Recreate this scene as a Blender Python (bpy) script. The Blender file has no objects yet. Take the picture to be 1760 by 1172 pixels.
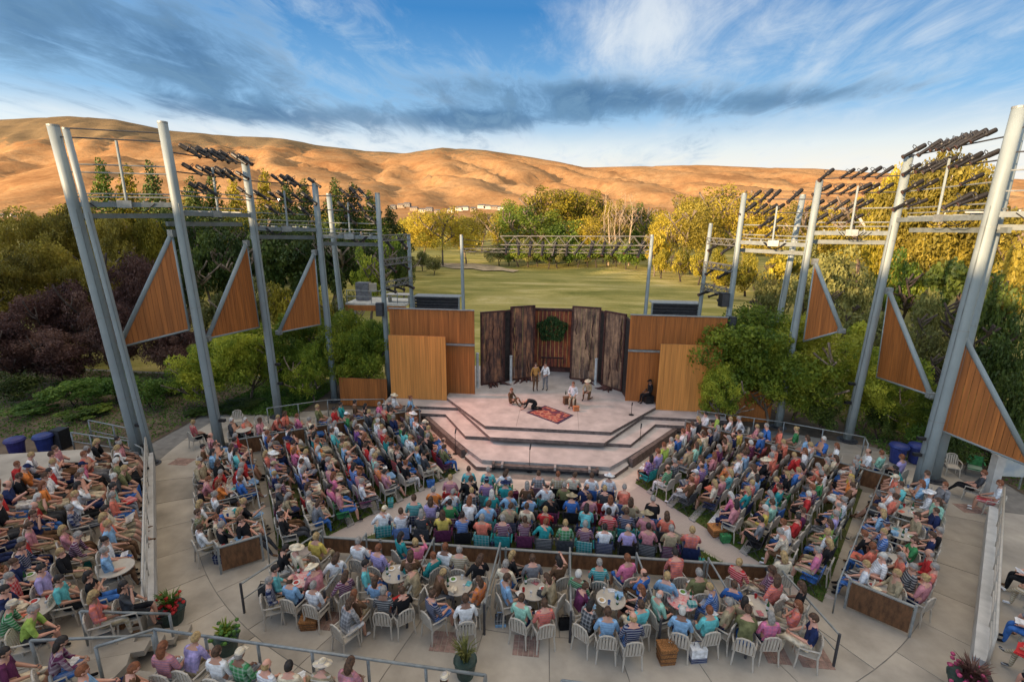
import bpy, math, random
import numpy as np
from mathutils import Vector, Matrix, noise
random.seed(7); np.random.seed(7)
S = bpy.context.scene
C = bpy.data.collections.new('theatre'); S.collection.children.link(C)
R_ = random.Random(11)
PI = math.pi
G = -0.9                    # walk level; the stage floor is z = 0

# ------------------------------------------------------------------ camera
CAM = Vector((.472, 0, 10.025)); FPX = 850.0; YAW, PITCH, ROLL = -.099, .241, .009
def cam_axes():
    cy, sy, cp, sp = math.cos(YAW), math.sin(YAW), math.cos(PITCH), math.sin(PITCH)
    fw = Vector((sy*cp, cy*cp, -sp)); r = Vector((cy, -sy, 0)); u = r.cross(fw)
    cr, sr = math.cos(ROLL), math.sin(ROLL)
    return r*cr+u*sr, u*cr-r*sr, fw
AX = cam_axes()
cd = bpy.data.cameras.new('camera'); cam = bpy.data.objects.new('camera', cd); S.collection.objects.link(cam)
cd.sensor_fit = 'HORIZONTAL'; cd.sensor_width = 36; cd.lens = FPX/1760*36; cd.clip_start = .2; cd.clip_end = 12000
mw = Matrix((AX[0], AX[1], -AX[2])).transposed().to_4x4(); mw.translation = CAM; cam.matrix_world = mw
S.camera = cam
def ray(px, py): return AX[2]*FPX + AX[0]*(px-880) - AX[1]*(py-586)
def at(px, py, z=G):
    d = ray(px, py); return CAM + d*((z-CAM.z)/d.z)
def atY(px, py, Y):
    d = ray(px, py); return CAM + d*(Y/d.y)

# ------------------------------------------------------------------ light
SUN_EL, SUN_AZ = math.radians(9), math.radians(-140)      # azimuth clockwise from +Y: behind the camera, to the left
sdir = Vector((math.sin(SUN_AZ)*math.cos(SUN_EL), math.cos(SUN_AZ)*math.cos(SUN_EL), math.sin(SUN_EL)))
sl = bpy.data.lights.new('sun', 'SUN'); sl.energy = 3.1; sl.angle = math.radians(.6); sl.color = (1, .71, .42)
so = bpy.data.objects.new('sun', sl); S.collection.objects.link(so)
so.rotation_euler = sdir.to_track_quat('Z', 'Y').to_euler(); so.location = (0, 0, 60)
S.view_settings.view_transform = 'Standard'; S.view_settings.look = 'None'
S.view_settings.exposure = 1.8; S.view_settings.gamma = 1; S.view_settings.use_curve_mapping = False
S.render.film_transparent = False
S.cycles.max_bounces = 5; S.cycles.transparent_max_bounces = 6; S.cycles.diffuse_bounces = 3; S.cycles.use_denoising = True

# ------------------------------------------------------------------ node helper
class NT:
    def __init__(s, tree): s.t = tree; tree.nodes.clear()
    def n(s, typ, inp=None, **kw):
        o = s.t.nodes.new(typ)
        for k, v in kw.items(): setattr(o, k, v)
        for k, v in (inp or {}).items():
            if isinstance(v, bpy.types.NodeSocket): s.t.links.new(v, o.inputs[k])
            else: o.inputs[k].default_value = v
        return o
    def math(s, op, a, b=0.0, c=0.0, clamp=False):
        o = s.t.nodes.new('ShaderNodeMath'); o.operation = op; o.use_clamp = clamp
        for i, v in enumerate((a, b, c)):
            if isinstance(v, bpy.types.NodeSocket): s.t.links.new(v, o.inputs[i])
            else: o.inputs[i].default_value = v
        return o.outputs[0]
    def mix(s, f, a, b, blend='MIX'):
        o = s.t.nodes.new('ShaderNodeMix'); o.data_type = 'RGBA'; o.blend_type = blend
        for k, v in ((0, f), (6, a), (7, b)):
            if isinstance(v, bpy.types.NodeSocket): s.t.links.new(v, o.inputs[k])
            else: o.inputs[k].default_value = (*v, 1) if isinstance(v, tuple) and len(v) == 3 else v
        return o.outputs[2]
    def ramp(s, f, stops, interp='LINEAR'):
        o = s.t.nodes.new('ShaderNodeValToRGB'); o.color_ramp.interpolation = interp
        e = o.color_ramp.elements
        while len(e) > 1: e.remove(e[-1])
        e[0].position = stops[0][0]; e[0].color = (*stops[0][1], 1)
        for p, c in stops[1:]:
            x = e.new(p); x.color = (*c, 1)
        s.t.links.new(f, o.inputs[0]); return o.outputs[0]

# ------------------------------------------------------------------ sky
W = bpy.data.worlds.new('World'); S.world = W; W.use_nodes = True
def build_sky():
    t = NT(W.node_tree)
    sky = t.n('ShaderNodeTexSky', sky_type='NISHITA', sun_disc=False, sun_elevation=SUN_EL, sun_rotation=SUN_AZ,
              altitude=800, air_density=1.0, dust_density=1.2, ozone_density=1.6)
    tc = t.n('ShaderNodeTexCoord').outputs['Generated']
    sep = t.n('ShaderNodeSeparateXYZ', {0: tc}); x, y, z = sep.outputs
    el = t.math('MAXIMUM', z, 0.0)
    # measured daylight gradient low in the eastern sky, laid over the physical sky
    grad = t.ramp(el, [(0, (1.0, .86, .66)), (.08, (1.0, .92, .78)), (.125, (.76, .84, .86)), (.185, (.24, .50, .80)), (.34, (.055, .24, .56)), (.5, (.16, .30, .52)), (.75, (1.05, .93, .78)), (1, (1.75, 1.48, 1.14))])  # bright warm stops towards the zenith are added to fill the shaded seats
    den = t.math('ADD', el, .10)
    pu = t.math('DIVIDE', x, den); pv = t.math('DIVIDE', y, den)
    p = t.n('ShaderNodeCombineXYZ', {0: pu, 1: pv, 2: 0.0}).outputs[0]
    az = t.math('ARCTAN2', x, y)
    def blob(a0, e0, ra, re):
        da = t.math('DIVIDE', t.math('SUBTRACT', az, a0), ra); de = t.math('DIVIDE', t.math('SUBTRACT', el, e0), re)
        r2 = t.math('ADD', t.math('MULTIPLY', da, da), t.math('MULTIPLY', de, de))
        return t.math('POWER', 2.718, t.math('MULTIPLY', r2, -1.0))
    def noi(vec, sc, det, rough, dist=0.0, rot=0.0, scl=(1, 1, 1), off=0.0):
        m = t.n('ShaderNodeMapping', {'Vector': vec, 'Rotation': (0, 0, rot), 'Scale': scl, 'Location': (off, off*.7, off*.3)}).outputs[0]
        return t.n('ShaderNodeTexNoise', {'Vector': m, 'Scale': sc, 'Detail': det, 'Roughness': rough, 'Distortion': dist}).outputs[0]
    wis = noi(p, .75, 9, .62, .6, .5, (1, .38, 1))
    wis2 = noi(p, 1.9, 8, .6, 1.2, -.7, (1, .3, 1), 3.0)
    big = noi(p, .42, 7, .58, .4, .2, (1, .7, 1), 7.3)
    # thin white veil and wind-drawn wisps
    fine = noi(p, 4.2, 8, .68, .8, .35, (1, .42, 1), 11.0)
    reg = t.math('ADD', t.math('MULTIPLY', blob(.13, .31, .20, .09), .20), t.math('MULTIPLY', blob(.60, .24, .34, .09), .10))
    reg = t.math('ADD', reg, t.math('MULTIPLY', blob(-.52, .125, .55, .035), .22))
    reg = t.math('ADD', reg, t.math('MULTIPLY', blob(.1, .07, 1.2, .05), .17))
    reg = t.math('ADD', reg, t.math('MULTIPLY', blob(-.25, .28, .30, .06), .02))
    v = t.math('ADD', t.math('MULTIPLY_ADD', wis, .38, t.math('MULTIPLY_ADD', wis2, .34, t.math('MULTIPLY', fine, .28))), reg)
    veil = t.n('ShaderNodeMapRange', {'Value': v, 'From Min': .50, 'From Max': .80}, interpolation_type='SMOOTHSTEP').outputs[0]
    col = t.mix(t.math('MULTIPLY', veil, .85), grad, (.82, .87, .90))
    # grey-blue cloud banks with paler torn edges
    rg = t.math('ADD', t.math('MULTIPLY', blob(-.86, .24, .40, .085), .20), t.math('MULTIPLY', blob(.02, .215, .27, .040), .18))
    rg = t.math('ADD', rg, t.math('MULTIPLY', blob(-.15, .175, .20, .022), .12))
    rg = t.math('ADD', rg, t.math('MULTIPLY', blob(-.62, .165, .20, .018), .08))
    rg = t.math('ADD', rg, t.math('MULTIPLY', blob(.42, .195, .16, .02), .12))
    d = t.math('ADD', t.math('MULTIPLY_ADD', big, .40, t.math('MULTIPLY_ADD', wis, .32, t.math('MULTIPLY', fine, .28))), rg)
    pale = t.n('ShaderNodeMapRange', {'Value': d, 'From Min': .52, 'From Max': .62}, interpolation_type='SMOOTHSTEP').outputs[0]
    col = t.mix(t.math('MULTIPLY', pale, .34), col, (.40, .58, .76))
    dark = t.n('ShaderNodeMapRange', {'Value': d, 'From Min': .575, 'From Max': .70}, interpolation_type='SMOOTHSTEP').outputs[0]
    dc = t.mix(t.n('ShaderNodeMapRange', {'Value': fine, 'From Min': .38, 'From Max': .62}).outputs[0], (.035, .12, .27), (.13, .26, .42))
    col = t.mix(t.math('MULTIPLY', dark, .85), col, dc)
    # towards the sun the physical sky takes over
    west = t.n('ShaderNodeMapRange', {'Value': t.math('ADD', t.math('MULTIPLY', x, math.sin(SUN_AZ)), t.math('MULTIPLY', y, math.cos(SUN_AZ))), 'From Min': -.15, 'From Max': .8}, interpolation_type='SMOOTHSTEP').outputs[0]
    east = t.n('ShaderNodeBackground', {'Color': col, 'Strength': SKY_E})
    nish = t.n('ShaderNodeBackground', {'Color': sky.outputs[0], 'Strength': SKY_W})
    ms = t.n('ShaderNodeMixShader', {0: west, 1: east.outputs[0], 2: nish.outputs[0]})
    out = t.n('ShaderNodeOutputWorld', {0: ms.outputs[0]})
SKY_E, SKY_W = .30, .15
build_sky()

# ------------------------------------------------------------------ materials
MATS = {}
def M(name, col, rough=.75, var=.12, scale=4.0, bump=0.0, stretch=(1, 1, 1), metal=0.0, col2=None, rnd=0.0, coat=0.0, spec=.4, detail=5):
    if name in MATS: return MATS[name]
    m = bpy.data.materials.new(name); m.use_nodes = True; t = NT(m.node_tree)
    b = t.n('ShaderNodeBsdfPrincipled', {'Roughness': rough, 'Metallic': metal, 'Specular IOR Level': spec, 'Coat Weight': coat})
    tc = t.n('ShaderNodeTexCoord').outputs['Object']
    if rnd:
        o3 = t.math('MULTIPLY', t.n('ShaderNodeObjectInfo').outputs['Random'], 57.0)
        tc = t.n('ShaderNodeVectorMath', {0: tc, 1: t.n('ShaderNodeCombineXYZ', {0: o3, 1: o3, 2: o3}).outputs[0]}, operation='ADD').outputs[0]
    mp = t.n('ShaderNodeMapping', {'Vector': tc, 'Scale': stretch}).outputs[0]
    nz = t.n('ShaderNodeTexNoise', {'Vector': mp, 'Scale': scale, 'Detail': detail, 'Roughness': .6}).outputs[0]
    c2 = col2 or tuple(min(1, c*(1+2.2*var)) for c in col); c1 = tuple(c*(1-2.2*var) for c in col) if not col2 else col
    f = t.n('ShaderNodeMapRange', {'Value': nz, 'From Min': .32, 'From Max': .68}).outputs[0]
    c = t.mix(f, c1, c2)
    if rnd:
        oi = t.n('ShaderNodeObjectInfo').outputs['Random']
        k = t.math('MULTIPLY_ADD', oi, 2*rnd, 1-rnd)
        c = t.mix(1.0, c, t.n('ShaderNodeCombineColor', {0: k, 1: k, 2: k}).outputs[0], 'MULTIPLY')
    t.t.links.new(c, b.inputs['Base Color'])
    if bump:
        bp = t.n('ShaderNodeBump', {'Strength': bump, 'Distance': .02, 'Height': nz}); t.t.links.new(bp.outputs[0], b.inputs['Normal'])
    t.n('ShaderNodeOutputMaterial', {0: b.outputs[0]})
    MATS[name] = m; return m
def leafmat(name, a, b_, c_, trans=.35):
    if name in MATS: return MATS[name]
    m = bpy.data.materials.new(name); m.use_nodes = True; t = NT(m.node_tree)
    tc = t.n('ShaderNodeTexCoord').outputs['Object']; oi = t.n('ShaderNodeObjectInfo').outputs['Random']
    off = t.n('ShaderNodeVectorMath', {0: tc, 1: t.n('ShaderNodeCombineXYZ', {0: t.math('MULTIPLY', oi, 40.0)}).outputs[0]}, operation='ADD').outputs[0]
    n1 = t.n('ShaderNodeTexNoise', {'Vector': off, 'Scale': 1.1, 'Detail': 3.0}).outputs[0]
    n2 = t.n('ShaderNodeTexNoise', {'Vector': off, 'Scale': 9.0, 'Detail': 4.0}).outputs[0]
    f = t.math('ADD', t.math('MULTIPLY', n1, .55), t.math('MULTIPLY', n2, .45))
    c = t.ramp(f, [(.36, a), (.5, b_), (.64, c_)])
    k = t.math('MULTIPLY_ADD', oi, .5, .75)
    c = t.mix(1.0, c, t.n('ShaderNodeCombineColor', {0: k, 1: k, 2: k}).outputs[0], 'MULTIPLY')
    p = t.n('ShaderNodeBsdfPrincipled', {'Base Color': c, 'Roughness': .55, 'Specular IOR Level': .25})
    tr = t.n('ShaderNodeBsdfTranslucent', {'Color': c})
    ms = t.n('ShaderNodeMixShader', {0: trans, 1: p.outputs[0], 2: tr.outputs[0]})
    t.n('ShaderNodeOutputMaterial', {0: ms.outputs[0]})
    MATS[name] = m; return m

# ------------------------------------------------------------------ mesh builder
class MB:
    def __init__(s): s.v = []; s.f = []; s.m = []
    def add(s, vs, fs, mat=0):
        o = len(s.v); s.v += [tuple(p) for p in vs]; s.f += [tuple(i+o for i in f) for f in fs]
        s.m += [mat]*len(fs) if isinstance(mat, int) else list(mat); return s
    def box(s, c, size, rz=0.0, mat=0, rx=0.0, ry=0.0, taper=1.0):
        hx, hy, hz = (k/2 for k in size); Rm = Matrix.Rotation(rz, 3, 'Z') @ Matrix.Rotation(ry, 3, 'Y') @ Matrix.Rotation(rx, 3, 'X'); c = Vector(c)
        vs = [c+Rm @ Vector((sx*hx*(taper if sz < 0 else 1), sy*hy*(taper if sz < 0 else 1), sz*hz)) for sz in (-1, 1) for sx, sy in ((-1, -1), (1, -1), (1, 1), (-1, 1))]
        return s.add(vs, [(3, 2, 1, 0), (4, 5, 6, 7), (0, 1, 5, 4), (1, 2, 6, 5), (2, 3, 7, 6), (3, 0, 4, 7)], mat)
    def tube(s, pts, r, n=8, mat=0, cap=True):
        pts = [Vector(p) for p in pts]; rs = r if isinstance(r, (list, tuple)) else [r]*len(pts); vs = []
        for i, p in enumerate(pts):
            d = (pts[min(i+1, len(pts)-1)]-pts[max(i-1, 0)]).normalized()
            a = d.cross(Vector((0, 0, 1)) if abs(d.z) < .9 else Vector((1, 0, 0))).normalized(); b = d.cross(a)
            vs += [p+(a*math.cos(2*PI*k/n)+b*math.sin(2*PI*k/n))*rs[i] for k in range(n)]
        fs = [(i*n+k, i*n+(k+1) % n, (i+1)*n+(k+1) % n, (i+1)*n+k) for i in range(len(pts)-1) for k in range(n)]
        if cap: fs += [tuple(range(n))[::-1], tuple((len(pts)-1)*n+k for k in range(n))]
        return s.add(vs, fs, mat)
    def lathe(s, prof, c=(0, 0, 0), n=16, mat=0):
        vs = [(c[0]+r*math.cos(2*PI*k/n), c[1]+r*math.sin(2*PI*k/n), c[2]+z) for r, z in prof for k in range(n)]
        fs = [(i*n+k, i*n+(k+1) % n, (i+1)*n+(k+1) % n, (i+1)*n+k) for i in range(len(prof)-1) for k in range(n)]
        fs += [tuple(range(n))[::-1], tuple((len(prof)-1)*n+k for k in range(n))]
        return s.add(vs, fs, mat)
    def ell(s, c, r, nu=12, nv=8, mat=0, fn=None, keep=None):
        c = Vector(c); vs = []
        for j in range(nv+1):
            th = PI*j/nv
            for i in range(nu):
                ph = 2*PI*i/nu; d = Vector((math.sin(th)*math.cos(ph), math.sin(th)*math.sin(ph), math.cos(th)))
                if fn: d = fn(d)
                vs.append(c+Vector((d.x*r[0], d.y*r[1], d.z*r[2])))
        fs = []
        for j in range(nv):
            for i in range(nu):
                q = (j*nu+i, (j+1)*nu+i, (j+1)*nu+(i+1) % nu, j*nu+(i+1) % nu)
                if keep and not keep(sum((vs[k] for k in q), Vector())/4-c): continue
                fs.append(q)
        return s.add(vs, fs, mat)
    def prism(s, poly, z0, z1, mat=0, side=None):
        n = len(poly); vs = [(p[0], p[1], z0) for p in poly]+[(p[0], p[1], z1) for p in poly]
        ar = sum(poly[i][0]*poly[(i+1) % n][1]-poly[(i+1) % n][0]*poly[i][1] for i in range(n))
        fs = [tuple(range(n, 2*n)), tuple(range(n))[::-1]]+[(i, (i+1) % n, n+(i+1) % n, n+i) for i in range(n)]
        if ar < 0: fs = [f[::-1] for f in fs]
        sd = mat if side is None else side
        return s.add(vs, fs, [mat, mat]+[sd]*n)
    def slab(s, pts3, th, mat=0):                 # a planar polygon given a thickness along its normal
        P = [Vector(p) for p in pts3]; nrm = (P[1]-P[0]).cross(P[2]-P[0]).normalized()*th/2; n = len(P)
        vs = [p-nrm for p in P]+[p+nrm for p in P]
        return s.add(vs, [tuple(range(n, 2*n)), tuple(range(n))[::-1]]+[(i, (i+1) % n, n+(i+1) % n, n+i) for i in range(n)], mat)
    def build(s, name, mats, parent=None, smooth=False, world=True, loc=None):
        me = bpy.data.meshes.new(name)
        off = Vector((0, 0, 0))
        if parent is not None and world:
            p = parent
            while p is not None: off += p.location; p = p.parent
        if parent is None and loc is not None: off = Vector(loc)
        vs = [(a-off.x, b-off.y, c-off.z) for a, b, c in s.v]
        me.from_pydata(vs, [], s.f)
        for m in (mats if isinstance(mats, (list, tuple)) else [mats]): me.materials.append(m)
        if any(s.m): me.polygons.foreach_set('material_index', s.m)
        if smooth: me.polygons.foreach_set('use_smooth', [True]*len(s.f))
        me.update(); o = bpy.data.objects.new(name, me); C.objects.link(o)
        if parent is not None: o.parent = parent
        if parent is None and loc is not None: o.location = loc
        return o
def tag(o, label=None, cat=None, group=None, kind=None):
    if label: o['label'] = label
    if cat: o['category'] = cat
    if group: o['group'] = group
    if kind: o['kind'] = kind
    return o
def thing(name, label, cat, loc=(0, 0, 0), rz=0.0, group=None):
    o = bpy.data.objects.new(name, None); C.objects.link(o); o.location = loc; o.rotation_euler = (0, 0, rz); o.empty_display_size = .2
    return tag(o, label, cat, group)
KIDS = {}
def copytree(o, parent=None):
    c = o.copy(); C.objects.link(c); c.parent = parent
    for k in KIDS.get(o.name, []): copytree(k, c)
    return c
def regtree(o):
    for c in o.children: KIDS.setdefault(o.name, []).append(c); regtree(c)
ORD = 'first second third fourth fifth sixth seventh eighth ninth tenth eleventh twelfth thirteenth fourteenth fifteenth sixteenth seventeenth eighteenth nineteenth twentieth'.split()+['%dth' % i for i in range(21, 60)]

concrete = M('concrete', (.36, .315, .256), .85, .14, .55, .15, detail=12, rnd=.045)
conc_edge = M('concrete_edge', (.30, .28, .26), .85, .1, 3)
stage_mat = M('stage_floor', (.43, .385, .355), .6, .10, 1.1, .05)
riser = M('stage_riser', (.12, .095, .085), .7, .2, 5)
steel = M('grey_steel', (.25, .27, .27), .45, .05, 3)
steel_d = M('dark_steel', (.045, .045, .05), .5, .15, 5)
galv = M('galvanised', (.25, .26, .25), .5, .1, 6, metal=.3)
wood_o = M('cedar_board', (.33, .108, .022), .6, .15, 1.6, .1, (7, 7, .25), rnd=.13)
wood_l = M('light_board', (.55, .225, .052), .55, .10, 1.6, .1, (7, 7, .25), rnd=.07)
wood_b = M('box_board', (.20, .090, .032), .65, .2, 3, .1, (3, 3, 1), rnd=.1)
grass_m = M('lawn', (.055, .075, .018), .9, .3, 3, .5, col2=(.12, .12, .035))
soil = M('soil', (.12, .085, .055), .95, .25, .8, .4)
black = M('black_plastic', (.012, .012, .014), .5, .2, 8)
fixt = M('fixture_black', (.011, .009, .009), .45, .3, 6)
white_p = M('white_plastic', (.46, .41, .34), .45, .05, 5)

# ================================================================== SETTING
def sheet(name, poly, z, m, kind='structure', label=None):
    b = MB(); n = len(poly); b.add([(p[0], p[1], z) for p in poly], [tuple(range(n))]); o = b.build(name, m)
    if o.data.polygons[0].normal.z < 0: o.data.flip_normals()
    return tag(o, label, None, None, kind)
def fbm(x, y, s, o=5, z=0.0):
    return noise.fractal(Vector((x/s, y/s, z)), 1.0, 2.0, o)
def smooth(a, b, x):
    t = min(1, max(0, (x-a)/(b-a))); return t*t*(3-2*t)
# ---- field / ground: one sheet to the horizon; the unseen ridge added for shade is a separate mesh
def field_mat():
    m = bpy.data.materials.new('field_grass'); m.use_nodes = True; t = NT(m.node_tree)
    tc = t.n('ShaderNodeTexCoord').outputs['Object']
    a = t.n('ShaderNodeTexNoise', {'Vector': t.n('ShaderNodeMapping', {'Vector': tc, 'Scale': (.055, .20, 1), 'Rotation': (0, 0, .07)}).outputs[0], 'Scale': 1.0, 'Detail': 9.0, 'Roughness': .72, 'Distortion': .7}).outputs[0]
    b = t.n('ShaderNodeTexNoise', {'Vector': tc, 'Scale': .07, 'Detail': 4.0}).outputs[0]
    c = t.n('ShaderNodeTexNoise', {'Vector': tc, 'Scale': 2.5, 'Detail': 5.0}).outputs[0]
    green = t.ramp(a, [(.35, (.16, .165, .035)), (.46, (.29, .26, .065)), (.55, (.46, .38, .12)), (.64, (.58, .47, .20))])
    f = t.n('ShaderNodeMapRange', {'Value': b, 'From Min': .45, 'From Max': .62}).outputs[0]
    col = t.mix(t.math('MULTIPLY', f, .5), green, (.28, .26, .075))
    col = t.mix(t.math('MULTIPLY', c, .5), col, t.mix(1.0, col, (.5, .5, .5), 'MULTIPLY'))
    p = t.n('ShaderNodeBsdfPrincipled', {'Base Color': col, 'Roughness': .95, 'Specular IOR Level': .1})
    bp = t.n('ShaderNodeBump', {'Strength': .8, 'Distance': .25, 'Height': c}); t.t.links.new(bp.outputs[0], p.inputs['Normal'])
    t.n('ShaderNodeOutputMaterial', {0: p.outputs[0]}); return m
fm = field_mat()
def ground_z(x, y):
    z = G-.03
    r = max(abs(x)/45, abs(y-12)/48)                      # flat around the theatre
    z += max(0, fbm(x, y, 45, 4))*1.3*smooth(1.0, 1.5, r)
    z += smooth(52, 100, y)*(1-smooth(250, 400, y))*0.3
    return z
def grid(xs, ys, fz):
    b = MB(); nx = len(xs); b.v = [(x, y, fz(x, y)) for y in ys for x in xs]
    b.f = [(j*nx+i, j*nx+i+1, (j+1)*nx+i+1, (j+1)*nx+i) for j in range(len(ys)-1) for i in range(nx-1)]
    b.m = [0]*len(b.f); return b
xs = sorted(set([-9000, -5000, -2500, -1500, -900, -500, -300]+list(range(-220, 221, 8))+[300, 500, 900, 1500, 2500, 5000, 9000]))
ys = sorted(set([-9000, -4000, -1500, -700, -300]+list(range(-160, 321, 8))+[400, 550, 700, 900, 1300, 3000, 9000]))
o = grid(xs, ys, ground_z).build('ground', fm, smooth=True); tag(o, kind='structure')
# ---- unseen ridge behind the camera, added so its shade covers the seats
def hill_mat():
    m = bpy.data.materials.new('dry_hill'); m.use_nodes = True; t = NT(m.node_tree)
    tc = t.n('ShaderNodeTexCoord').outputs['Object']
    a = t.n('ShaderNodeTexNoise', {'Vector': tc, 'Scale': .004, 'Detail': 8.0, 'Roughness': .65}).outputs[0]
    b = t.n('ShaderNodeTexNoise', {'Vector': tc, 'Scale': .03, 'Detail': 6.0, 'Roughness': .7}).outputs[0]
    z = t.n('ShaderNodeSeparateXYZ', {0: tc}).outputs[2]
    c = t.ramp(t.math('MULTIPLY_ADD', a, .6, t.math('MULTIPLY', b, .4)), [(.38, (.25, .125, .055)), (.5, (.355, .195, .088)), (.62, (.42, .25, .125))])
    up = t.math('ADD', t.math('MULTIPLY', z, .0042), t.math('MULTIPLY', b, 1.3))
    sg = t.n('ShaderNodeMapRange', {'Value': up, 'From Min': 1.85, 'From Max': 2.15}, interpolation_type='SMOOTHSTEP').outputs[0]
    c = t.mix(t.math('MULTIPLY', sg, .7), c, (.11, .10, .065))
    sc = t.n('ShaderNodeTexNoise', {'Vector': tc, 'Scale': .09, 'Detail': 7.0, 'Roughness': .75}).outputs[0]
    sm = t.n('ShaderNodeMapRange', {'Value': t.math('MULTIPLY_ADD', sc, .7, t.math('MULTIPLY', a, .3)), 'From Min': .50, 'From Max': .60}).outputs[0]
    c = t.mix(t.math('MULTIPLY', sm, .45), c, (.15, .105, .05))
    p = t.n('ShaderNodeBsdfPrincipled', {'Base Color': c, 'Roughness': 1.0, 'Specular IOR Level': 0.0})
    bp = t.n('ShaderNodeBump', {'Strength': .5, 'Distance': 6.0, 'Height': b}); t.t.links.new(bp.outputs[0], p.inputs['Normal'])
    t.n('ShaderNodeOutputMaterial', {0: p.outputs[0]}); return m
hm = hill_mat()
def shade_ridge():
    d = Vector((sdir.x, sdir.y)).normalized(); s = Vector((-d.y, d.x)); c0 = Vector((0, 22))
    b = MB(); nu, nv = 90, 14
    for j in range(nv):
        w = j/(nv-1)
        for i in range(nu):
            u = -420+840*i/(nu-1)
            h = 22.5+1.5*fbm(u, 3, 30, 4)
            p = c0+d*(58+44*w)+s*u
            b.v.append((p.x, p.y, G-3+(h+3)*math.sin(PI*w)**.6 if 0 < w < 1 else G-3))
    b.f = [(j*nu+i, (j+1)*nu+i, (j+1)*nu+i+1, j*nu+i+1) for j in range(nv-1) for i in range(nu-1)]; b.m = [0]*len(b.f)
    return tag(b.build('added_shade_ridge', hm, smooth=True), kind='structure')  # never in view, put in to block the low sun
shade_ridge()
# ---- foothills
SKY = [(-900, 330), (-500, 250), (-200, 222), (0, 213), (120, 207), (200, 212), (290, 230), (400, 240), (480, 243), (560, 257), (640, 265), (700, 268), (760, 259), (830, 263), (900, 273), (960, 283), (1010, 292), (1100, 290), (1200, 288), (1300, 292), (1400, 294), (1500, 300), (1760, 312), (2300, 330)]
RX = [atY(a, b, 3000) for a, b in SKY]
def ridge(x, y):
    xx = x*3000/max(y, 1)
    return float(np.interp(xx, [p.x for p in RX], [p.z for p in RX]))
def hill_z(x, y):
    f = smooth(700, 3000, y)
    rz = ridge(x, y)
    base = 6*smooth(300, 800, y)+30*smooth(900, 1500, y)
    wx = x+160*fbm(x, y, 900, 2, 3.1)
    g = abs(fbm(wx*.95+y*.35, y*.42, 260, 5, 2.0)); g2 = abs(fbm(wx, y*.7, 90, 4, 5.0))
    mid = 4*f*(1-f)
    body = base+(rz-base)*(.55*f+.45*f*f)
    body += mid*(-62*(.34-min(g, .34))*2.1+7*(g2-.2))*.9
    knoll = 60*math.exp(-((x+1200)/420)**2-((y-1500)/500)**2)
    if y > 3000: body = rz-(y-3000)*.25
    return body+knoll*f*1.5
hx = np.linspace(-6200, 5200, 330); hy = list(np.linspace(560, 3000, 110))+[3080, 3300, 4200]
o = grid(list(hx), hy, lambda x, y: hill_z(x, y)).build('hills', hm, smooth=True); tag(o, kind='structure')

# ---- walks: radial concrete slabs round the seats
SC = Vector((0, 24.0))
base = tag(MB().prism([(-40, -8), (40, -8), (40, 31.5), (-40, 31.5)], G-.3, G-.012).build('walkway', M('joint_dark', (.19, .175, .155), .9, .1, 3)), kind='structure')
def polar(r, a): return (SC.x+r*math.sin(a), SC.y-r*math.cos(a))
slabn = 0
rad = [9.8, 12.9, 15.6, 18.4, 22.0, 26.5, 33.0]
for i in range(len(rad)-1):
    n = int(round(rad[i]*1.9*PI/3.1/ (2 if i > 3 else 1)))
    for k in range(n):
        a0 = -1.02*PI/1.0*.55+k*(1.1*PI)/n-.0; a1 = a0+(1.1*PI)/n
        pts = []; m = 3
        g = .011/rad[i]
        for q in range(m+1): pts.append(polar(rad[i]+.011, a0+g+(a1-a0-2*g)*q/m))
        for q in range(m, -1, -1): pts.append(polar(rad[i+1]-.011, a0+g+(a1-a0-2*g)*q/m))
        if any(p[1] > 30.5 or p[1] < -6 or abs(p[0]) > 19.9 for p in pts): continue
        MB().prism(pts, G-.05, G+R_.uniform(-.003, .003)).build('slab', concrete, base)
o = sheet('side_ground', [(-40, -8), (-19.5, -8), (-19.5, 31), (-40, 31)], G+.02, soil); sheet('side_ground', [(19.9, -8), (40, -8), (40, 31), (19.9, 31)], G+.02, soil)
sheet('planting_bed', [(-19.5, 24.2), (-10, 26.6), (-10, 31.4), (-19.5, 31.4)], G+.03, soil)
sheet('planting_bed', [(9.6, 26.9), (16, 24.6), (19.8, 22.8), (19.8, 31.4), (9.6, 31.4)], G+.03, soil)
for px, py, w in ((315, 792, .9), (560, 1062, .8), (765, 1098, .7), (905, 1105, .7), (1395, 1125, .8), (1665, 872, .9), (1330, 1118, .6), (120, 815, .9)):
    p = at(px, py); b = MB(); n = 5
    for i in range(n):
        for k in range(3): b.box((p.x-w/2+w*(i+.5)/n, p.y-.3+.22*k, G+.004), (w/n-.015, .205, .012))
    tag(b.build('brick_patch', M('old_brick', (.30, .19, .15), .9, .15, 6)), kind='structure')
# ---- lawn terraces
def brick_mat():
    m = bpy.data.materials.new('aisle_paver'); m.use_nodes = True; t = NT(m.node_tree)
    tc = t.n('ShaderNodeTexCoord').outputs['Object']
    br = t.n('ShaderNodeTexBrick', {'Vector': tc, 'Scale': 5.0, 'Mortar Size': .02, 'Color1': (.46, .37, .32, 1), 'Color2': (.40, .33, .29, 1), 'Mortar': (.30, .25, .22, 1)}).outputs[0]
    nz = t.n('ShaderNodeTexNoise', {'Vector': tc, 'Scale': 1.5, 'Detail': 5.0}).outputs[0]
    c = t.mix(t.math('MULTIPLY', nz, .8), br, (.42, .36, .32))
    p = t.n('ShaderNodeBsdfPrincipled', {'Base Color': c, 'Roughness': .9}); t.n('ShaderNodeOutputMaterial', {0: p.outputs[0]}); return m
am = brick_mat()
sheet('aisle', [(-3.4, 20.9), (-8.95, 13.4), (-7.2, 13.6), (-2.2, 19.3)], G+.008, am)
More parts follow.
